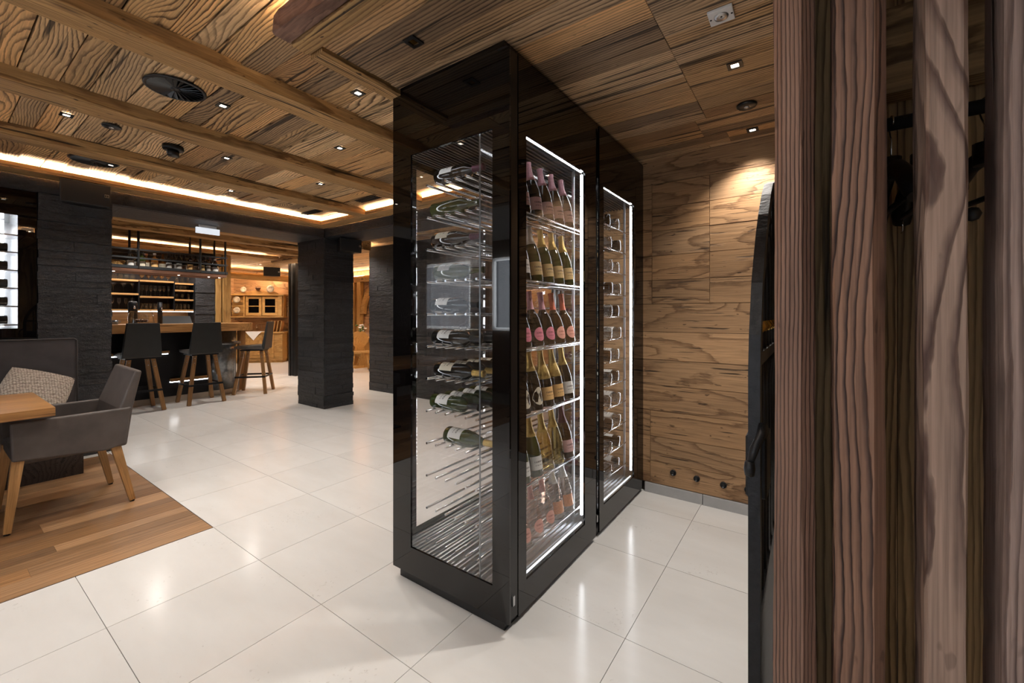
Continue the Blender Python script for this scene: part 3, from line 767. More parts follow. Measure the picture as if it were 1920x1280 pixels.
MB().lathe([(0, -.03), (.062, -.028), (.066, -.02), (.066, .0)], 28, (-3.93, 1.12, ZU)).build('base', 'blackmetal', t)
MB().lathe([(0, -.075), (.034, -.073), (.037, -.065), (.037, -.03)], 24, (-3.93, 1.12, ZU)).build('head', 'black', t)
MB().lathe([(0, -.04), (.010, -.039), (.012, -.036)], 12).build('eye', 'zinc', t, T(-3.93, 1.12, ZU-.05) @ Matrix.Rotation(-PI/2, 4, 'X'))
for x, y, lab in ((-5.03, 2.82, 'black rectangular slot vent at the corner of the light cove'), (-3.955, 2.86, 'black rectangular slot vent next to the wine cabinet edge')):
    t = thing('slot_vent', lab, 'vent', (x, y, ZU))
    bx('frame', x-.17, x+.17, y-.05, y+.05, ZU-.004, ZU+.002, 'black', t)
    for k in range(3): bx('slat', x-.16, x+.16, y-.035+k*.03, y-.025+k*.03, ZU-.009, ZU-.004, 'blackmetal', t)
t = thing('ceiling_plate', 'white square sensor plate on the low ceiling', 'sensor', (-.272, 1.767, ZW))
bx('plate', -.315, -.230, 1.724, 1.810, ZW-.009, ZW+.002, 'white', t, .002, 2)
MB().lathe([(.012, -.012), (.024, -.012), (.026, -.008)], 20, (-.272, 1.767, ZW), cap=False).build('dial_ring', 'alu', t)
for dx, dy in ((0, 0), (.036, .0), (-.036, 0)): MB().lathe([(0, -.011), (.0035, -.0105), (.004, -.008)], 10, (-.272+dx, 1.767+dy, ZW), cap=False).build('screw', 'blackmetal', t)

# ================================================================== SPEAKERS, SIGN
def speaker(label, c, sx, sy, sz, rz, badge=True, tilt=0):
    mtx = T(*c) @ Matrix.Rotation(rz, 4, 'Z') @ Matrix.Rotation(tilt, 4, 'Y')
    t = thing('wall_speaker', label, 'speaker', mtx=mtx, group='black wall speakers')
    hx, hy, hz = sx/2, sy/2, sz/2
    link('housing', MB().prism([(-hx, -hy*.72), (hx*.86, -hy), (hx*.86, hy), (-hx, hy*.72)], 2, -hz, hz).mesh('housing', 'black'), t, Matrix(), .006, 2, local=True)
    link('grille', MB().box(hx*.87, hx, -hy*.97, hy*.97, -hz*.97, hz*.97).mesh('grille', 'grille'), t, Matrix(), .004, 2, local=True)
    if badge:
        g = MB().box(hx+.0003, hx+.002, hy*.72, hy*.90, -hz*.15, hz*.13).mesh('badge', 'alu'); bg = link('badge', g, t, Matrix(), local=True)
        for k in range(2): link('badge_slot', MB().box(hx+.002, hx+.0026, hy*(.74+.08*k), hy*(.79+.08*k), -hz*.10, hz*.08).mesh('badge_slot', 'black'), bg, Matrix(), local=True)
    link('wall_bracket', MB().box(-hx-.09, -hx, -.02, .02, -.03, .03).mesh('wall_bracket', 'blackmetal'), t, Matrix(), local=True)
    return t
speaker('wide black speaker mounted on the left slate column under the cove', (-5.345, .875, 2.405), .15, .33, .20, 0)
speaker('black speaker mounted high on the free-standing slate column', (-5.30, 3.50, 2.285), .22, .31, .185, -.15)
speaker('small distant black speaker in front of the log beam above the pine dresser', (-11.85, 5.53, 2.48), .2, .40, .24, -.35)
t = thing('exit_light', 'white lit emergency light box hanging under the black lintel', 'light', (-5.9, 2.02, 2.36))
bx('light_box', -5.92, -5.89, 1.90, 2.14, 2.288, 2.356, 'signlit', t); bx('hanger_bracket', -5.915, -5.895, 1.93, 2.11, 2.356, 2.388, 'white', t)

# ================================================================== LIT BOTTLE SHELF LEFT
t = thing('bottle_niche', 'black framed lit bottle shelf set in the wall left of the slate column', 'shelf', (-5.7, .2, 0))
bx('lower_panel', -6.1, -5.54, -1.2, .608, 0, 1.20, 'blackglass', t)
bx('upper_panel', -6.1, -5.54, -1.2, .608, 2.17, 2.39, 'blackglass', t)
bx('side_frame', -6.1, -5.54, .500, .608, 1.20, 2.17, 'blackglass', t)
bx('back_panel', -6.12, -6.10, -1.2, .608, 0, 2.39, 'alu', t)
bx('side_frame', -6.1, -5.54, -1.2, -.4, 1.20, 2.17, 'blackglass', t)
o = bx('light_strip', -5.90, -5.885, .425, .45, 1.21, 2.16, 'led', t); o['label'] = 'glowing white light strip'
o = bx('light_strip', -5.90, -5.885, .10, .125, 1.21, 2.16, 'led', t); o['label'] = 'glowing white light strip'
NZ = [1.235, 1.395, 1.55, 1.705, 1.86, 2.01]
for k, z in enumerate(NZ):
    bx('shelf', -5.88, -5.60, -.4, .5, z-.012, z, 'alu', t)
LIEY = Matrix(((0,1,0,0),(0,0,-1,0),(1,0,0,0),(0,0,0,1)))
LIEY = Matrix(((0,-1,0,0),(0,0,-1,0),(1,0,0,0),(0,0,0,1)))
for k, z in enumerate(NZ[:-1]):
    mtx = T(-5.66, .455, z+.0385) @ LIEY @ Matrix.Rotation(.6, 4, 'Z')
    bottle('bordeaux', 'g_dark', 'f_gold', 'l_white', mtx, 'bottle lying in the lit niche left of the slate column, %s shelf from bottom' % ORD[k], 'wine bottles in the lit niche')
bp = bx('pane', -5.550, -5.546, -.4, .5, 1.2, 2.17, 'glass', t)

# ================================================================== BENCH, PILLOW, TABLE, CHAIR
t = thing('upholstered_bench', 'dark taupe leather bench along the slate wall', 'bench', (-5.2, .2, 0))
bx('backrest', -5.40, -5.31, -1.3, .825, .42, 1.112, 'leather2', t, .018, 3)
MB().tube([(-5.305, -1.3, 1.108), (-5.305, .80, 1.108), (-5.305, .822, 1.09), (-5.305, .824, .44)], .005, 8).build('piping', 'leather2', t)
bx('seat', -5.31, -4.86, -1.3, .825, .30, .47, 'leather2', t, .025, 3)
bx('base', -5.38, -4.92, -1.28, .80, 0, .30, 'darkwood', t)
# pillow
vs, fs = [], []; n = 18
for i in range(n+1):
    for j in range(n+1):
        u, v_ = i/n*2-1, j/n*2-1
        k = (1-u**4)*(1-v_**4); pin = 1-.10*(1-abs(u*v_))*0
        vs.append((.5*u*(1-.06*v_*v_), .5*v_*(1-.06*u*u), .16*math.sqrt(max(k, 0))))
m1 = len(vs)
for i in range(n+1):
    for j in range(n+1):
        x_, y_, z_ = vs[i*(n+1)+j]; vs.append((x_, y_, -z_))
for i in range(n):
    for j in range(n):
        a = i*(n+1)+j; fs.append((a, a+n+1, a+n+2, a+1)); fs.append((m1+a, m1+a+1, m1+a+n+2, m1+a+n+1))
ax = Vector((.50, .0, .866)).normalized()
pm = T(-5.15, .555, .682) @ Matrix.Rotation(.10, 4, 'Z') @ Matrix.Rotation(math.radians(58), 4, 'Y') @ Matrix.Rotation(-.42, 4, 'Z') @ Matrix.Diagonal((.40, .40, .40, 1))
o = MB().add([tuple(pm.to_3x3() @ Vector(p)) for p in vs], fs, True).build('knitted_pillow', 'knit', None, Matrix.Translation(pm.to_translation()))
tag(o, 'beige chunky knitted pillow leaning on the leather bench', 'pillow')
t = thing('dining_table', 'solid oak dining table end in front of the leather bench', 'table', (-4.2, -.3, 0))
xs = [-4.634, -4.49, -4.34, -4.20, -4.05, -3.90, -3.758]
for a, c in zip(xs, xs[1:]): plank('top_board', a+.0003, c-.0003, -1.3, .489, .700, .75, 'y', 'tabletop', t)
bx('crossbar', -4.5, -3.9, .10, .16, .66, .70, 'blackmetal', t); bx('pedestal', -4.28, -4.12, -.35, -.2, .02, .70, 'blackmetal', t); bx('foot_plate', -4.5, -3.9, -.5, -.05, .001, .02, 'blackmetal', t)
# armchair facing the table
t = thing('armchair', 'taupe leather armchair with oak legs at the table end', 'chair', (-4.17, .6, 0))
side = [(.325, .435), (.74, .400), (.835, .425), (.868, .675), (.845, .672), (.318, .668)]
for x0, x1 in ((-3.90, -3.865), (-4.475, -4.44)):
    MB().prism(side, 0, x0, x1).build('arm_panel', 'leather', t, None, .012, 3)
bx('seat', -4.438, -3.902, .335, .80, .40, .49, 'leather', t, .02, 3)
bk = MB().add([(-4.47, .775, .41), (-3.87, .775, .41), (-3.87, .845, .41), (-4.47, .845, .41),
               (-4.46, .805, .67), (-3.88, .805, .67), (-3.88, .880, .67), (-4.46, .880, .67),
               (-4.435, .895, .935), (-3.905, .895, .925), (-3.905, .935, .915), (-4.435, .935, .925)],
              [(0,1,2,3), (0,4,5,1), (1,5,6,2), (2,6,7,3), (3,7,4,0), (4,8,9,5), (5,9,10,6), (6,10,11,7), (7,11,8,4), (8,11,10,9)])
bk.build('backrest', 'leather', t, None, .014, 3)
def leg(par, p0, p1, a, c, mat='oak', name='leg'):
    p0, p1 = Vector(p0), Vector(p1)
    d = (p0-p1); ln = d.length; z = d.normalized(); xx = Vector((1, 0, 0)); yy = z.cross(xx).normalized(); xx = yy.cross(z)
    Mx = Matrix(((z.x, xx.x, yy.x, 0), (z.y, xx.y, yy.y, 0), (z.z, xx.z, yy.z, 0), (0, 0, 0, 1)))
    mid = (p0+p1)/2; h = ln/2
    vs = [(-h, -c, -c), (-h, c, -c), (-h, c, c), (-h, -c, c), (h, -a, -a), (h, a, -a), (h, a, a), (h, -a, a)]
    return MB().add(vs, [(0,3,2,1), (4,5,6,7), (0,1,5,4), (1,2,6,5), (2,3,7,6), (3,0,4,7)]).build(name, mat, par, Matrix.Translation(mid) @ Mx)
for (xt, yt, xf, yf) in ((-3.905, .352, -3.905, .310), (-4.435, .352, -4.435, .310), (-3.91, .785, -3.912, .880), (-4.43, .785, -4.435, .870)):
    g = leg(t, (xt, yt, .44), (xf, yf, .012), .026, .016)
    MB().lathe([(0, 0), (.014, 0), (.014, .013), (0, .013)], 10, (xf, yf, 0)).build('glide', 'blackmetal', g)

# ================================================================== COAT CLOSET WITH SLATS
Y0 = .85
cl = thing('coat_closet', 'coat closet behind rough upright timber slats', 'closet', (.4, 1.1, 0))
def slat(mat, x0, x1, depth, seed, ch0=.004, ch1=.004):
    rr = random.Random(seed); n = 46; zt = 2.440; vs, fs = [], []
    ph = [rr.uniform(0, 6) for _ in range(16)]
    cs = [(x0+ch0, Y0), (x1-ch1, Y0), (x1, Y0+ch1*1.2), (x1, Y0+depth), (x0, Y0+depth), (x0, Y0+ch0*1.2)]
    c = Vector(((x0+x1)/2, Y0+depth/2, zt/2))
    for i in range(n+1):
        z = zt*i/n
        for k, (a, bb_) in enumerate(cs):
            w_ = .0012*(math.sin(z*4+ph[k])+.7*math.sin(z*11+ph[k+6])) + rr.uniform(-.0007, .0007)
            vs.append((z-c.z, (a+w_)-c.x, (bb_+w_*.7)-c.y))
    m_ = len(cs)
    for i in range(n):
        for k in range(m_): fs.append((i*m_+k, i*m_+(k+1) % m_, (i+1)*m_+(k+1) % m_, (i+1)*m_+k))
    fs += [tuple(range(m_))[::-1], tuple(n*m_+k for k in range(m_))]
    MB().add(vs, fs).build('slat', mat, cl, T(*c) @ ROT['z'])
slat('slat_a', -.0497, .0085, .078, 1, .013, .018)
slat('slat_b', .0326, .0985, .082, 2, .003, .016)
slat('slat_c', .1394, .1826, .085, 3, .004, .003)
slat('slat_d', .2174, .2800, .085, 4, .006, .004)
slat('slat_a', .3180, .3750, .085, 5, .004, .004)
YB = 1.38
x = -.028
k = 0
while x < 1.2:
    wd = (.085, .12, .10, .14)[k % 4]; k += 1
    plank('back_board', x+.0008, x+wd-.0008, YB, YB+.02, 0, 2.455, 'z', 'closet', cl); x += wd
plank('end_board', -.028, -.004, Y0+.083, YB-.001, 0, 2.455, 'z', 'closet', cl)
plank('end_board', .085, .105, Y0+.09, YB-.001, 0, 2.440, 'z', 'closet', cl)
plank('front_lining', -.003, .084, .955, .972, 0, 2.440, 'z', 'closet', cl)
plank('shelf_fascia', .106, 1.2, 1.31, 1.375, 1.83, 2.03, 'x', 'closet', cl)
bx('end_board', 1.2, 1.23, .94, YB, 0, 2.44, 'closet', cl)
MB().tube([(.106, 1.20, 1.72), (1.2, 1.20, 1.72)], .014, 16).build('hanging_rail', 'rail', cl)
MB().tube([(.292, 1.379, 1.534), (.292, 1.345, 1.534)], .005, 8).build('peg_stem', 'rail', cl)
MB().lathe([(0, -.016), (.011, -.012), (.016, 0), (.011, .012), (0, .016)], 14, (.292, 1.333, 1.534)).build('peg_knob', 'rail', cl)
def hanger(x, rz, label, tilt=0):
    mtx = T(x, 1.20, 1.72) @ Matrix.Rotation(rz, 4, 'Z') @ Matrix.Rotation(tilt, 4, 'Y')
    t = thing('coat_hanger', label, 'hanger', mtx=mtx, group='black coat hangers on the closet rail')
    hk = [(0, .0168*math.cos(a), .0168*math.sin(a)) for a in [math.radians(q) for q in range(200, -40, -20)]] + [(0, .008, -.022), (0, 0, -.035), (0, 0, -.085)]
    link('hook', MB().tube(hk, .0016, 6).mesh('hook', 'chrome'), t, Matrix(), local=True)
    link('neck', MB().tube([(0, 0, -.072), (0, 0, -.115)], .017, 10).mesh('neck', 'black'), t, Matrix(), local=True)
    for s_ in (-1, 1):
        sh = [(0, 0, -.098), (0, s_*.045, -.105), (0, s_*.10, -.135), (.004, s_*.14, -.17), (.006, s_*.152, -.19)]
        link('shoulder', MB().tube(sh, [.016, .016, .017, .020, .016], 10).mesh('shoulder', 'black'), t, Matrix(), local=True)
    link('trouser_bar', MB().tube([(0, -.13, -.18), (0, .13, -.18)], .006, 8).mesh('trouser_bar', 'blackmetal'), t, Matrix(), local=True)
    link('shoulder_hook', MB().tube([(.0, .12, -.175), (.0, .12, -.21), (.0, .13, -.215)], .0015, 6).mesh('shoulder_hook', 'chrome'), t, Matrix(), local=True)
hanger(.144, .08, 'black coat hanger on the rail, leftmost in the gap of second and third slats')
hanger(.190, .10, 'black coat hanger on the rail, right one in the gap of second and third slats')
hanger(.280, .25, 'black coat hanger on the rail between the third and fourth slats')

# ================================================================== WROUGHT IRON GATE
gt = thing('iron_gate', 'arched black wrought iron gate leaf standing open beside the slats', 'gate', (-.098, 1.4, 0))
path = [(1.05, .004), (1.05, 1.19), (1.065, 1.27), (1.113, 1.387), (1.160, 1.452), (1.204, 1.507), (1.275, 1.577), (1.367, 1.65), (1.45, 1.70), (1.60, 1.745), (1.78, 1.77)]
inn = [(1.78, 1.735), (1.60, 1.71), (1.46, 1.665), (1.385, 1.62), (1.297, 1.547), (1.228, 1.477), (1.188, 1.425), (1.143, 1.365), (1.098, 1.255), (1.085, 1.18), (1.085, .004)]
MB().prism(path+inn, 0, -.1085, -.0855).build('arched_stile', 'iron', gt)
bx('hinge_stile', -.1085, -.0855, 1.78, 1.815, .004, 1.77, 'iron', gt)
bx('lower_panel', -.100, -.094, 1.086, 1.779, .09, .62, 'iron', gt)
for z in (.06, .63, 1.20): bx('rail_bar', -.1075, -.0865, 1.086, 1.779, z, z+.028, 'iron', gt)
for k, y in enumerate((1.17, 1.27, 1.37, 1.47, 1.57, 1.67)):
    zt = 1.42+.055*k
    bb_ = MB().tube([(-.097, y, .658), (-.097, y, 1.20)], .009, 8).build('bar', 'iron', gt)
    bb_ = MB().tube([(-.097, y, 1.228), (-.097, y, zt)], .008, 8).build('bar', 'iron', gt)
    MB().lathe([(0, -.016), (.009, -.013), (.016, 0), (.009, .013), (0, .016)], 12, (-.097, y, 1.285)).build('brass_ball', 'brass', gt)
    sp = []
    for q in range(26):
        a = q*.32; r = .052*(1-q/30)
        sp.append((-.097, y+.05+r*math.cos(a+2.2)*.9, zt+.005+r*math.sin(a+2.2)))
    MB().tube(sp, .0045, 6).build('scroll', 'iron', gt)
bx('lock_case', -.118, -.076, 1.09, 1.20, .90, 1.04, 'iron', gt, .004)
MB().tube([(-.080, 1.050, 1.075), (-.082, 1.030, 1.06), (-.092, 1.012, 1.035), (-.100, 1.005, 1.005)], [.010, .009, .009, .007], 8).build('door_handle', 'iron', gt)
MB().lathe([(0, -.018), (.009, -.014), (.011, 0), (.009, .014), (0, .018)], 10, (-.101, 1.004, .992)).build('handle_knob', 'iron', gt)

# ================================================================== BAR ROOM: SHELL
bc = setting('ceiling_bar', 'boarded ceiling over the bar and the parlour')
bx('ceiling_deck', -14, -1.74, 3.76, 9.2, ZC+.02, ZC+.1, 'deck', bc); bx('ceiling_deck', -14, -6.26, -3.1, 3.75, ZC+.02, ZC+.1, 'deck', bc)
y = .2
while y < 7.4:
    y1 = y+rnd(.14, .24)
    plank('board', -13.9, -10.1, y+.001, y1-.001, ZC-rnd(0, .006), ZC+.02, 'x', 'ceil', bc)
    plank('board', -10.1, -6.22 if y < 3.9 else -1.76, y+.001, y1-.001, ZC-rnd(0, .006), ZC+.02, 'x', 'ceil', bc)
    y = y1
hewn('bar_ceiling_beam', -6.90, -6.76, .9, 4.40, 2.47, ZC-.003, 'y', 'beam', 'wooden ceiling beam just behind the black lintel over the bar', seed=11)
hewn('bar_ceiling_beam', -7.72, -7.58, .9, 4.40, 2.50, ZC-.003, 'y', 'beam', 'second wooden ceiling beam behind the black lintel, above the stools', seed=12)
hewn('bar_ceiling_beam', -8.48, -8.32, .9, 4.40, 2.50, ZC-.003, 'y', 'beam', 'wooden ceiling beam behind the hanging bottle rack, before the cove', seed=13)
hewn('bar_ceiling_beam', -9.5, -6.25, 4.42, 4.58, 2.44, ZC-.003, 'x', 'beam', 'wooden crossbeam closing the bar ceiling towards the parlour', seed=14)
tr2 = setting('trim_2', 'wooden light cove over the back bar')
plank('cove_board', -9.60, -9.12, .9, 4.40, 2.485, 2.503, 'y', 'beam', tr2)
plank('cove_lip', -9.14, -9.115, .9, 4.40, 2.504, 2.545, 'y', 'beam', tr2)
o = bx('led_strip', -9.50, -9.47, .9, 4.3, 2.504, 2.514, 'cove_far', tr2); o['label'] = 'glowing warm light strip'
o = bx('led_strip', -9.4, -6.4, 4.60, 4.63, 2.50, 2.51, 'cove_far', tr2); o['label'] = 'glowing warm light strip'
wl = setting('wall_bar', 'dark wall behind the back bar')
bx('wall_core', -9.80, -9.66, -3.0, 3.56, 0, 2.6, 'darkwood', wl)
struct(bx('wall_dining', -6.25, -6.13, -3.0, .6, 0, 2.6, 'darkwood'), 'dark wall behind the bench')
# parlour walls
wp = setting('wall_parlour', 'boarded wall of the parlour at the far end')
z = 0
while z < 2.58:
    z1 = min(z+rnd(.16, .26), 2.59); plank('board', -13.9, -1.76, 7.45-rnd(0, .008), 7.5, z+.001, z1-.001, 'x', 'wall', wp)
    plank('board', -13.35, -13.30+rnd(0, .008), 1.2, 7.44, z+.001, z1-.001, 'y', 'wall', wp); z = z1
def log(p0, p1, r, label):
    o = MB().tube([Vector(p0).lerp(Vector(p1), k/12)+Vector((rnd(-.006, .006), rnd(-.006, .006), rnd(-.006, .006))) for k in range(13)], [r*rnd(.94, 1.05) for _ in range(13)], 12)
    d = Vector(p1)-Vector(p0); ax = 'x' if abs(d.x) > abs(d.y) else 'y'
    c = (Vector(p0)+Vector(p1))/2; Rm = Matrix.Translation(c) @ ROT[ax]; inv = Rm.inverted()
    o.v = [tuple(inv @ Vector(p)) for p in o.v]
    return tag(o.build('log_beam', 'pine', None, Rm), label, 'beam')
log((-12.2, 3.6, 2.345), (-12.2, 6.95, 2.345), .085, 'round pale log beam lit from above over the pine dresser')
log((-13.2, 7.15, 2.33), (-1.9, 7.15, 2.33), .085, 'round pale log beam in the gap between the two far slate columns')
tr3 = setting('trim_3', 'light strips above the parlour logs')
o = bx('led_strip', -12.36, -12.33, 3.6, 7.0, 2.43, 2.44, 'cove_far', tr3); o['label'] = 'glowing warm light strip'
o = bx('led_strip', -13.2, -2.0, 7.28, 7.31, 2.42, 2.43, 'cove_far', tr3); o['label'] = 'glowing warm light strip'
pm_ = thing('slate_pilaster', 'short run of black slate beside the bar shelves', 'pilaster', (-9.45, 3.14, 0))
bx('core', -9.65, -9.32, 2.985, 3.30, 0, 2.45, 'slate', pm_); stone_face(pm_, 'x', -9.31, 2.985, 3.30, 1.0, 2.45, 1, 77)
for k, (a, c, lab) in enumerate(((3.31, 3.40, 'narrow upright timber post right against the slate pilaster'), (3.42, 3.55, 'broad upright timber post between bar shelves and pine dresser'))):
    tag(plank('timber_post', -9.55, -9.28+.03*k, a, c, 0, 2.48, 'z', 'pine'), lab, 'post')
t = thing('steel_door_jamb', 'tall black steel door jamb left of the free-standing slate column', 'door jamb', (-9.15, 4.72, 0))
bx('jamb', -9.24, -9.17, 4.66, 4.78, 0, 2.43, 'blackmetal', t); bx('stop_profile', -9.16, -9.02, 4.70, 4.80, 0, 2.43, 'blackmetal', t); bx('seal', -9.169, -9.161, 4.69, 4.71, 0, 2.43, 'alu', t)
for x, y, pw, where in ((-7.3, 1.9, 75, 'over the first bar stools'), (-7.3, 3.1, 75, 'over the rounded end of the bar'), (-8.9, 1.8, 120, 'over the left back bar shelves'), (-8.9, 2.7, 120, 'over the right back bar shelves'),
                        (-11.3, 5.0, 120, 'in front of the pine dresser'), (-9.2, 5.75, 85, 'near the parlour table'), (-6.6, 4.2, 65, 'behind the free-standing slate column'), (-4.0, 4.25, 65, 'before the broad slate pier'), (-10.2, 3.4, 65, 'between the bar and the dresser')):
    spot(x, y, ZC-.0065, 'added square fill spotlight in the far ceiling ' + where, power=pw, size=2.4)  # added spots and fixtures, put in to brighten the bar and parlour

# ================================================================== BAR COUNTER
t = thing('bar_counter', 'bar counter with thick oak top, dark front and rounded zinc end', 'bar counter', (-7.9, 2.2, 0))
top = [(-8.29, .95), (-7.55, .95), (-7.55, 2.98), (-7.575, 3.12), (-7.65, 3.24), (-7.78, 3.32), (-7.95, 3.375), (-8.29, 3.385)]
tp = MB().prism([(q[1]-2.1, -(q[0]+7.9)) for q in top], 2, -.06, .06).build('counter_top', 'tabletop', t, T(-7.9, 2.1, 1.123) @ ROT['y'])
bx('front_panel', -8.15, -7.87, .95, 2.70, .09, 1.062, 'blackmetal', t)
bx('plinth', -8.15, -7.865, .95, 2.70, 0, .089, 'bar_skirt', t)
MB().lathe([(0, .09), (.26, .09), (.26, 1.062), (0, 1.062)], 36, (-8.14, 2.93, 0)).build('round_end', 'zinc', t)
MB().lathe([(0, 0), (.262, 0), (.262, .089), (0, .089)], 36, (-8.14, 2.93, 0)).build('round_plinth', 'bar_skirt', t)
MB().lathe([(.26, .825), (.325, .83), (.325, .865), (.26, .87)], 36, (-8.14, 2.93, 0), cap=False).build('ledge_ring', 'zinc', t)
plank('leg', -8.24, -8.15, 3.26, 3.36, 0, 1.062, 'z', 'stoolwood', t)
plank('ledge', -7.87, -7.797, .95, 2.18, .745, .78, 'y', 'oak', t)
o = bx('ledge_light', -7.868, -7.860, .95, 2.18, .728, .742, 'ledline', t); o['label'] = 'white light strip under the ledge'
plank('foot_rail', -7.87, -7.80, 2.2, 2.70, .315, .355, 'y', 'oak', t)
o = bx('ledge_light', -7.868, -7.860, 2.2, 2.70, .295, .312, 'ledline', t); o['label'] = 'white light strip under the foot rail'
# things on the counter
t = thing('beer_tap', 'stout dark cylindrical beer tap at the left of the counter', 'beer tap', (-8.08, 1.825, 1.184))
yy = 1.825
MB().lathe([(0, 0), (.055, 0), (.055, .30), (.045, .33), (0, .335)], 20, (-8.08, yy, 1.184)).build('column', 'blackmetal', t)
MB().tube([(-8.08, yy, 1.44), (-8.00, yy, 1.44), (-7.99, yy, 1.40)], .012, 8).build('spout', 'chrome', t)
yy = 2.106
t = thing('beer_tap', 'slim dark upright beer tap right of the glass dome', 'beer tap', (-7.95, yy, 1.184))
MB().lathe([(0, 0), (.030, 0), (.030, .32), (0, .33)], 16, (-7.95, yy, 1.184)).build('column', 'blackmetal', t)
MB().tube([(-7.95, yy, 1.42), (-7.88, yy, 1.42), (-7.87, yy, 1.38)], .010, 8).build('spout', 'chrome', t)
yy = 1.844
t = thing('glass_dome', 'clear glass dome with brown sweets inside standing on the counter', 'glass dome', (-7.78, yy, 1.184))
MB().lathe([(.15, 0), (.145, .08), (.125, .17), (.11, .19)], 24, (-7.78, yy, 1.184), cap=False).build('dome', 'glassware', t)
MB().lathe([(0, 0), (.145, 0), (.145, .012), (0, .012)], 24, (-7.78, yy, 1.184)).build('tray', 'chrome', t)
for k in range(6):
    MB().lathe([(0, -.025), (.02, -.016), (.027, 0), (.02, .016), (0, .025)], 10, (-7.78+.05*math.cos(k*1.05), yy+.05*math.sin(k*1.05), 1.235)).build('sweet', 'copper', t)
yy = 2.330
t = thing('till_screen', 'low black till screen lying tilted on the counter', 'screen', (-8.05, yy, 1.184))
MB().prism([(-8.12, 1.185), (-7.98, 1.185), (-8.08, 1.30), (-8.095, 1.30)], 1, yy-.19, yy+.19).build('housing', 'black', t)
bx('stand', -8.14, -8.09, yy-.06, yy+.06, 1.184, 1.21, 'black', t)
yy = 1.597
t = thing('steel_cup', 'small steel cup on the counter beside the slate column', 'cup', (-7.9, yy, 1.184))
MB().lathe([(0, 0), (.032, 0), (.035, .06), (.032, .06), (.029, .005)], 14, (-7.9, yy, 1.184), cap=False).build('cup_body', 'zinc', t)
MB().tube([(-7.9, yy+.033, 1.20), (-7.9, yy+.055, 1.21), (-7.9, yy+.055, 1.23), (-7.9, yy+.034, 1.238)], .004, 6).build('cup_handle', 'zinc', t)

# ================================================================== BACK BAR
t = thing('back_bar', 'back bar shelving of dark panels and oak shelves behind the counter', 'shelving', (-9.48, 2.1, 0))
bx('lower_cabinet', -9.66, -9.30, .6, 2.975, 0, .93, 'darkwood', t); plank('worktop', -9.66, -9.25, .6, 2.975, .93, .96, 'y', 'oak', t)
plank('niche_back', -9.655, -9.635, .6, 2.975, .961, 1.37, 'y', 'oak', t); bx('upper_back', -9.655, -9.64, .6, 2.975, 1.41, 2.46, 'black', t)
for y in (.6, 2.183, 2.669, 2.965): bx('upright', -9.64, -9.31, y-.008, y+.008, 1.405, 1.90, 'blackmetal', t)
SH = {0: ((.61, 2.174), (1.385, 1.655, 1.885)), 1: ((2.192, 2.66), (1.385, 1.615, 1.890)), 2: ((2.678, 2.956), (1.385, 1.575, 1.745, 1.870))}
for k, ((a, c), zs) in SH.items():
    for z in zs: plank('shelf', -9.64, -9.30, a, c, z, z+.028, 'y', 'oak', t)
o = bx('shelf_light', -9.33, -9.31, .61, 2.956, 1.372, 1.383, 'ledline', t); o['label'] = 'white light strip under the lowest shelf'
wg = MB().lathe([(.030, 0), (.030, .003), (.004, .006), (.0035, .085), (.022, .105), (.034, .135), (.033, .165), (.028, .19)], 12, cap=False).mesh('wine_glass', 'glassware')
tb = MB().lathe([(0, .002), (.028, 0), (.034, .105)], 14, cap=False).mesh('tumbler', 'glassware')
mg = MB().lathe([(.032, 0), (.032, .003), (.004, .006), (.0035, .10), (.050, .17)], 12, cap=False).mesh('cocktail_glass', 'glassware')
tg = MB().lathe([(0, .002), (.024, 0), (.030, .165)], 12, cap=False).mesh('tall_glass', 'glassware')
M['amber'] = clear_glass('amber_glassware', (.85, .55, .25), 1.5, .02, .08)
sn = MB().lathe([(.030, 0), (.030, .003), (.005, .008), (.005, .04), (.036, .07), (.040, .10), (.030, .14)], 12, cap=False).mesh('snifter', 'amber')
def glasses(name, me, sec, lev, n, what, x=-9.40, y0=None, y1=None):
    (a, c), zs = SH[sec]; a = y0 or (a+.05); c = y1 or (c-.05)
    for k in range(n):
        o = link(name, me, None, T(x+rnd(-.02, .02), a+(c-a)*k/max(n-1, 1), zs[lev]+.0285))
        tag(o, '%s, %s from left' % (what, ORD[k]), 'glass', what)
LF = 1.50
glasses('tumbler', tb, 0, 2, 9, 'clear tumbler in the row on the left top bar shelf', y0=LF)
glasses('cocktail_glass', mg, 0, 1, 6, 'wide cocktail glass in the row on the left middle bar shelf', y0=LF)
glasses('wine_glass', wg, 0, 0, 8, 'stemmed wine glass in the row on the left lower bar shelf', y0=LF)
glasses('snifter', sn, 1, 2, 5, 'amber tinted glass in the row on the middle top bar shelf')
glasses('wine_glass', wg, 1, 1, 7, 'stemmed wine glass in the row on the centre bar shelf')
glasses('tumbler', tb, 1, 0, 7, 'clear tumbler in the row on the centre lower bar shelf')
glasses('tall_glass', tg, 2, 3, 3, 'tall glass in the row on the right top bar shelf')
tb2 = MB().lathe([(0, .002), (.026, 0), (.032, .085)], 12, cap=False).mesh('tumbler', 'glassware')
glasses('tumbler', tb2, 2, 2, 4, 'clear tumbler in the row on the right upper bar shelf')
glasses('tumbler', tb, 2, 1, 3, 'clear tumbler in the row on the right middle bar shelf')
glasses('tumbler', tb, 2, 0, 4, 'clear tumbler in the row on the right lowest bar shelf')

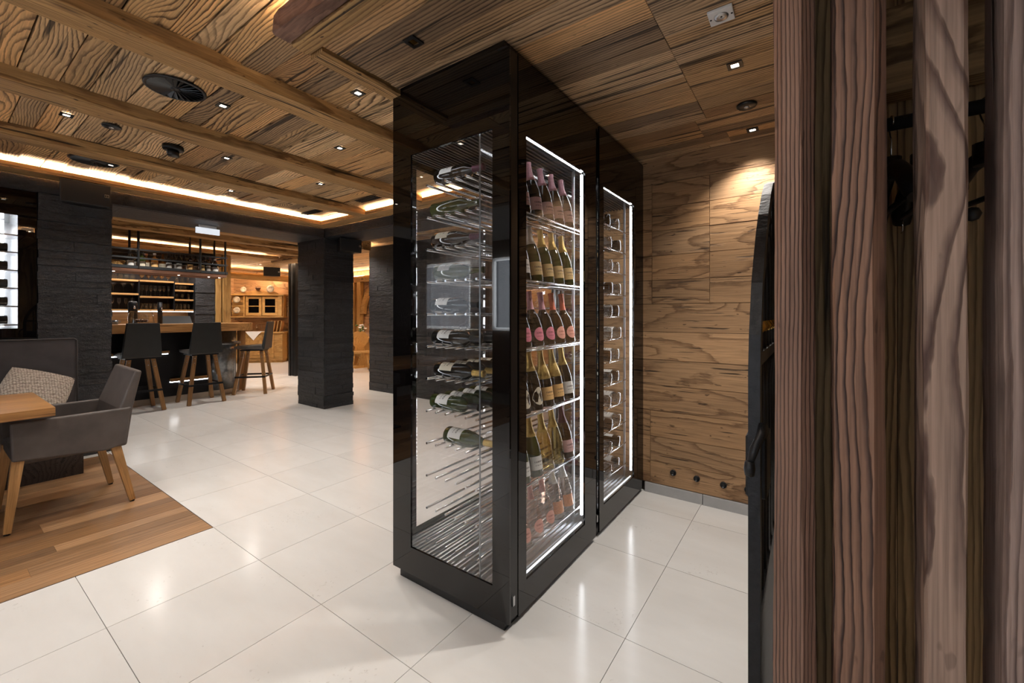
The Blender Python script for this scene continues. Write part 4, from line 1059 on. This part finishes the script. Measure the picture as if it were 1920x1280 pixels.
# ================================================================== HANGING RACK
t = thing('hanging_bottle_rack', 'grey steel bottle rack hung from the ceiling above the bar counter', 'rack', (-8.1, 2.1, 1.93))
M['walnut'] = wood('walnut', (.14, .06, .032), (.06, .025, .013), rings=3, lin=40, tint=(.9, 1.1), greyamt=0)
plank('shelf_board', -8.34, -7.88, .95, 2.965, 1.935, 1.985, 'y', 'walnut', t)
MB().box(-7.895, -7.872, .95, 2.975, 1.985, 2.025).build('edge_rail', 'rail', t)
for x in (-7.885, -8.33):
    for z in (2.125, 2.245): bx('guard_rail', x-.010, x+.010, .95, 2.975, z, z+.022, 'rail', t)
    for z in (2.13, 2.25): pass
    for y in (1.842, 2.596, 2.945): MB().tube([(x, y, 1.985), (x, y, 2.597)], .016, 10).build('post', 'rail', t)
for z in (2.125, 2.245): bx('guard_rail', -8.32, -7.896, 2.955, 2.975, z, z+.022, 'rail', t)
for k, y in enumerate((1.6, 2.35, 2.75, 2.9)): MB().lathe([(0, -.004), (.012, -.003), (.012, 0)], 10, (-8.0, y, 1.935), cap=False).build('downlight', 'lens', t)
PROF['square'] = ([(0,0),(.045,0),(.045,.15),(.038,.175),(.016,.19),(.014,.225),(.018,.227),(.018,.25),(0,.252)], (.222, .252))
PROF['gin'] = ([(0,0),(.042,0),(.042,.16),(.030,.19),(.015,.215),(.014,.27),(.018,.272),(.018,.30),(0,.302)], (.268, .302))
M['g_whisky'] = bottle_glass('whisky_glass', (.16, .06, .012)); M['g_spirit'] = clear_glass('clear_spirit_glass', (.9, .93, .95), 1.5, .02, .10)
spirits = [(1.781,'gin','g_spirit','f_white','l_white'),(1.882,'gin','g_spirit','f_white','l_white'),(1.905,'square','g_green','f_black','l_cream'),(1.986,'square','g_whisky','f_orange','l_cream'),(2.053,'square','g_whisky','f_white','l_orange'),(2.183,'gin','g_whisky','f_black','l_cream'),
 (2.226,'bordeaux','g_dark','f_black','l_grey'),(2.323,'bordeaux','g_dark','f_black','l_grey'),(2.353,'bordeaux','g_dark','f_black','l_grey'),(2.454,'bordeaux','g_dark','f_black','l_grey'),(2.498,'bordeaux','g_dark','f_black','l_orange'),(2.610,'bordeaux','g_dark','f_black','l_white'),
 (2.655,'bordeaux','g_dark','f_black','l_gold'),(2.726,'bordeaux','g_dark','f_black',None),(2.736,'bordeaux','g_brown','f_black','l_grey'),(2.808,'bordeaux','g_brown','f_plum','l_grey'),(2.836,'square','g_dark','f_white','l_white'),(2.895,'square','g_dark','f_red','l_white')]
for k, (yb, kd, gl, fo, lb) in enumerate(spirits):
    xx = -7.99-.13*(k % 2); mtx = T(xx, yb, 1.9855) @ Matrix.Rotation(-.4, 4, 'Z') @ Matrix.Scale(1.0, 4)
    bottle(kd, gl, fo, lb, mtx, 'upright spirits bottle on the hanging rack above the bar, %s from left' % ORD[k], 'spirits bottles on the hanging rack', name='spirits_bottle')
yy = 1.627
t = thing('fruit_basket', 'yellow woven basket at the left end of the hanging rack', 'basket', (-8.05, yy, 1.9855))
for k in range(5): MB().tube([(-8.05+(.075+.006*k)*math.cos(a), yy+(.075+.006*k)*math.sin(a), 1.997+.022*k) for a in [2*PI*q/20 for q in range(21)]], .011, 6).build('woven_hoop', 'pine', t)

# ================================================================== BAR STOOLS
def make_stool():
    t = thing('bar_stool', 'x', 'bar stool', group='black leather bar stools with wooden legs')
    lk = lambda nm, mb, mat, bev=0: link(nm, mb.mesh(nm, mat), t, Matrix(), bev, 2, local=True)
    # faces -X; back on the +X side
    bk = MB().add([(.165, -.215, .742), (.165, .215, .742), (.215, .212, .742), (.215, -.212, .742), (.235, -.175, 1.205), (.235, .175, 1.205), (.262, .172, 1.205), (.262, -.172, 1.205)],
                  [(0,1,2,3), (4,7,6,5), (0,4,5,1), (1,5,6,2), (2,6,7,3), (3,7,4,0)])
    lk('backrest', bk, 'stoolback', .008)
    lk('seat', MB().add([(-.235, -.20, .752), (-.235, .20, .752), (.20, .215, .735), (.20, -.215, .735), (-.245, -.205, .792), (-.245, .205, .792), (.168, .215, .815), (.168, -.215, .815)],
                  [(0,3,2,1), (4,5,6,7), (0,1,5,4), (1,2,6,5), (2,3,7,6), (3,0,4,7)]), 'stoolseat', .010)
    lk('seat_bracket', MB().box(-.16, .18, -.17, .17, .715, .736), 'blackmetal')
    for sx in (-1, 1):
        for sy in (-1, 1):
            p0 = Vector((sx*.135+.01, sy*.125, .728)); p1 = Vector((sx*.235, sy*.225, 0))
            d = p0-p1; z = d.normalized(); xx = Vector((1, 0, 0)); yv = z.cross(xx).normalized(); xx = yv.cross(z)
            Mx = Matrix.Translation((p0+p1)/2) @ Matrix(((z.x, xx.x, yv.x, 0), (z.y, xx.y, yv.y, 0), (z.z, xx.z, yv.z, 0), (0, 0, 0, 1)))
            h = d.length/2
            me = MB().box(-h, h, -.023, .023, -.023, .023).mesh('leg', 'stoolwood')
            lg = link('leg', me, t, Mx, .003, 1, local=True)
            for q in (.25, .32):
                b_ = link('bolt', MB().lathe([(0, .004), (.006, .003), (.007, 0)], 8, cap=False).mesh('bolt', 'chrome'), lg, T(q, .0235, 0) @ Matrix.Rotation(-PI/2, 4, 'X'), local=True)
                b_ = link('bolt', MB().lathe([(0, .004), (.006, .003), (.007, 0)], 8, cap=False).mesh('bolt', 'chrome'), lg, T(q, 0, -.0235) @ Matrix.Rotation(PI, 4, 'X'), local=True)
    z0 = .285; a, c = .222, .212
    for q in ((-a, a, c-.005, c+.003), (-a, a, -c-.003, -c+.005), (a-.005, a+.003, -c, c), (-a-.003, -a+.005, -c, c)):
        lk('footrest_bar', MB().box(q[0], q[1], q[2], q[3], z0-.014, z0+.014), 'blackmetal')
    return t
st = make_stool()
st['label'] = 'black bar stool nearest the left slate column, partly behind the armchair'
st.matrix_basis = T(-7.54, 1.755, 0.001); WM[st.name] = st.matrix_basis.copy()
copy_tree(st, T(-7.54, 2.49, .001), 'middle black bar stool at the counter, seen from behind')
copy_tree(st, T(-7.735, 3.325, .001) @ Matrix.Rotation(math.radians(50), 4, 'Z'), 'black bar stool turned sideways at the rounded end of the counter')

# ================================================================== PINE DRESSER AND PARLOUR
Rm = T(-12.4, 5.43, 0) @ Matrix.Rotation(PI/4, 4, 'Z')
t = thing('pine_dresser', 'old pine corner dresser with glazed doors and a plate rack', 'dresser', mtx=Rm)
def lb(nm, x0, x1, y0, y1, z0, z1, mat, par=None, bev=0):
    return link(nm, MB().box(x0, x1, y0, y1, z0, z1).mesh(nm, mat), par or t, Matrix(), bev, 1, local=True)
lb('lower_body', -.62, .62, 0, .45, .06, .82, 'pine'); lb('plinth', -.60, .60, .02, .45, 0, .06, 'pine'); lb('worktop', -.66, .66, -.03, .45, .82, .85, 'pine')
for k, (a, c) in enumerate(((-.58, -.30), (-.27, .10), (.13, .40))):
    d = lb('lower_door', a, c, -.018, 0, .14, .78, 'pine'); link('door_field', MB().box(a+.05, c-.05, -.026, -.018, .20, .72).mesh('door_field', 'pine'), d, Matrix(), .006, 1, local=True)
lb('upper_body', -.74, .58, .20, .45, 1.28, 1.86, 'pine'); lb('cornice', -.80, .62, .10, .45, 1.86, 1.90, 'pine'); lb('base_moulding', -.78, .60, .12, .45, 1.25, 1.28, 'pine')
lb('upper_side', .46, .56, .12, .2, 1.28, 1.86, 'pine'); lb('upper_side', -.43, -.40, .14, .2, 1.28, 1.86, 'pine')
crest = [(-.5, 0), (.5, 0), (.5, .03), (.42, .07), (.30, .05), (.15, .09), (0, .11), (-.15, .09), (-.30, .05), (-.42, .07), (-.5, .03)]
link('crest', MB().prism([(p[0]-.05, 1.90+p[1]) for p in crest], 1, .14, .17).mesh('crest', 'pine'), t, Matrix(), local=True)
for a, c in ((-.38, .02), (.04, .44)):
    mb = MB()
    for q in ((a, a+.065, 1.30, 1.84), (c-.065, c, 1.30, 1.84), (a+.065, c-.065, 1.30, 1.38), (a+.065, c-.065, 1.77, 1.84), (a+.065, c-.065, 1.555, 1.575)): mb.box(q[0], q[1], .165, .198, q[2], q[3])
    d = link('glazed_door', mb.mesh('glazed_door', 'pine'), t, Matrix(), local=True)
    link('door_pane', MB().box(a+.065, c-.065, .185, .188, 1.38, 1.77).mesh('door_pane', 'blackglass'), d, Matrix(), local=True)
for z in (1.40, 1.56, 1.70): lb('plate_rail', -.73, -.44, .13, .145, z, z+.025, 'pine')
M['ceramic'] = plain('glazed_ceramic', (.42, .36, .28), .3, nscale=14, namt=.5)
plate = MB().lathe([(0, 0), (.05, .004), (.088, .014), (.088, .018), (.05, .009), (0, .006)], 24, cap=False).mesh('plate', 'ceramic')
def wp_(x, y, z): return Rm @ Vector((x, y, z))
for (x, z, lab, r_) in ((-.585, 1.45, 'white plate standing in the lower plate rack of the pine dresser', 1.0), (-.585, 1.74, 'white plate standing in the upper plate rack of the pine dresser', 1.0), (-.42, 2.02, 'white dish standing on top of the pine dresser at left', .9), (.27, 2.045, 'large white dish standing on top of the pine dresser at right', 1.15)):
    o = link('plate', plate, None, T(*wp_(x, .115 if z < 1.9 else .12, z)) @ Matrix.Rotation(PI/4, 4, 'Z') @ Matrix.Rotation(PI/2-.12, 4, 'X') @ Matrix.Scale(r_, 4)); tag(o, lab, 'plate', 'white plates on the dresser')
o = MB().lathe([(0, 0), (.04, 0), (.07, .05), (.06, .08), (.055, .08), (.03, .01)], 16, tuple(wp_(-.05, .12, 2.01)), cap=False).build('brown_bowl', 'copper'); tag(o, 'small brown bowl on top of the dresser crest', 'bowl')
for k in range(4):
    o = MB().box(-.011, .011, -.10, .10, 0, .31-.012*(k % 2)).build('menu_board', 'oak', None, T(*wp_(.28+.085*k, .14, .8515)) @ Matrix.Rotation(PI/4, 4, 'Z') @ Matrix.Rotation(.16, 4, 'Y') @ T(0, 0, .004))
    tag(o, 'wooden menu board leaning on the dresser worktop, %s from left' % ORD[k], 'board', 'menu boards on the dresser')
cm = [(-.26, -.036), (.08, -.036), (.08, .30), (-.26, .30)]
vs = [(-.30, .30, .853), (.10, .30, .853), (.10, -.036, .853), (-.30, -.036, .853), (.03, -.040, .79), (-.10, -.042, .62), (-.24, -.040, .78)]
o = MB().add(vs+[(a, b_, z+.004 if k < 4 else z) if k < 4 else (a, b_-.004, z) for k, (a, b_, z) in enumerate(vs)],
    [(0,1,2,3), (3,2,4,5,6), (7,10,9,8), (10,13,12,11,9), (0,7,8,1), (3,10,7,0), (1,8,9,2), (2,9,11,4), (4,11,12,5), (5,12,13,6), (6,13,10,3)]).build('linen_cloth', 'white', None, Rm.copy())
tag(o, 'white linen cloth hanging over the front of the dresser worktop', 'cloth')
for k in range(3):
    o = link('wine_glass', wg, None, T(*wp_(-.22+.13*k, .12, .858))); tag(o, 'stemmed glass on the linen cloth of the dresser, %s from left' % ORD[k], 'glass', 'glasses on the dresser cloth')
t = thing('timber_partition', 'boarded timber partition standing behind the pine dresser', 'partition', mtx=Rm)
for k in range(10): 
    z0 = k*.236; me = MB().box(-1.3, .70, -.012, .012+rnd(0, .008), -.117, .117).mesh('board', 'wall'); link('board', me, t, T(0, .47, z0+.119), local=True)
for x in (.72, .88): link('corner_post', MB().box(-1.2, 1.2, -.07, .07, -.06, .06).mesh('corner_post', 'pine'), t, T(x, .42, 1.2) @ ROT['z'], local=True)
# parlour table seen between the columns
t = thing('parlour_table', 'pale wooden parlour table in the gap between the slate columns', 'table', (-9.35, 6.55, 0))
plank('table_top', -9.95, -8.9, 6.15, 7.0, .70, .75, 'x', 'pine', t)
for x in (-9.75, -9.15):
    MB().prism([(6.30, .06), (6.85, .06), (6.70, .45), (6.85, .70), (6.30, .70), (6.45, .45)], 0, x-.03, x+.03).build('trestle', 'pine', t)
    bx('trestle_foot', x-.05, x+.05, 6.22, 6.93, 0, .06, 'pine', t)
plank('stretcher', -9.72, -9.18, 6.54, 6.60, .25, .33, 'x', 'pine', t)
def parlour_chair(x, y, rz, lab):
    t = thing('parlour_chair', lab, 'chair', (x, y, 0), rz, group='carved parlour chairs')
    lk = lambda nm, mb, mat='pine': link(nm, mb.mesh(nm, mat), t, Matrix(), local=True)
    lk('seat', MB().box(-.21, .21, -.20, .20, .43, .465))
    lk('backrest', MB().prism([(-.12, .466), (.12, .466), (.10, .55), (.19, .68), (.20, .80), (.13, .90), (.05, .93), (0, .90), (-.05, .93), (-.13, .90), (-.20, .80), (-.19, .68), (-.10, .55)], 0, .185, .21))
    for sx in (-1, 1):
        for sy in (-1, 1): lk('leg', MB().tube([(sx*.14, sy*.13, .43), (sx*.21, sy*.20, 0)], [.02, .014], 8))
parlour_chair(-8.62, 6.02, 2.6, 'carved wooden chair at the near corner of the parlour table')
parlour_chair(-9.72, 5.86, 1.2, 'carved wooden chair tucked against the left trestle of the parlour table')
t = thing('flower_pot', 'white flowers in a small pot on the parlour table', 'flowers', (-9.15, 6.42, .75))
MB().lathe([(0, 0), (.05, 0), (.065, .10), (.055, .10)], 14, (-9.15, 6.42, .7505), cap=False).build('pot', 'alu', t)
rr = random.Random(3)
M['leaf'] = plain('leaf_green', (.05, .12, .03), .6)
for k in range(16):
    a, b_, z = rr.uniform(-.11, .11), rr.uniform(-.11, .11), rr.uniform(.16, .33)
    MB().lathe([(0, -.02), (.025, -.012), (.036, .002), (.025, .015), (0, .02)], 8, (-9.15+a, 6.42+b_, .75+z)).build('blossom', 'white' if k % 4 else 'leaf', t)
    MB().tube([(-9.15+a*.3, 6.42+b_*.3, .84), (-9.15+a, 6.42+b_, .75+z-.02)], .004, 5).build('stem', 'leaf', t)
t = thing('timber_arch', 'curved pine arch and posts at the far end of the parlour', 'arch', (-10.3, 7.1, 0))
plank('post', -10.62, -10.47, 7.30, 7.42, 0, 2.26, 'z', 'pine', t)
plank('post', -10.90, -10.76, 7.30, 7.42, 0, 2.26, 'z', 'pine', t)
ar = [(math.cos(a), math.sin(a)) for a in [PI-PI/2*k/12 for k in range(13)]]
MB().prism([(-9.60+.86*p[0], 1.35+.86*p[1]) for p in ar]+[(-9.60+.70*p[0], 1.35+.70*p[1]) for p in ar[::-1]], 1, 7.30, 7.40).build('arch_brace', 'pine', t)
plank('lintel', -11.0, -8.2, 7.30, 7.42, 2.27, 2.40, 'x', 'pine', t)
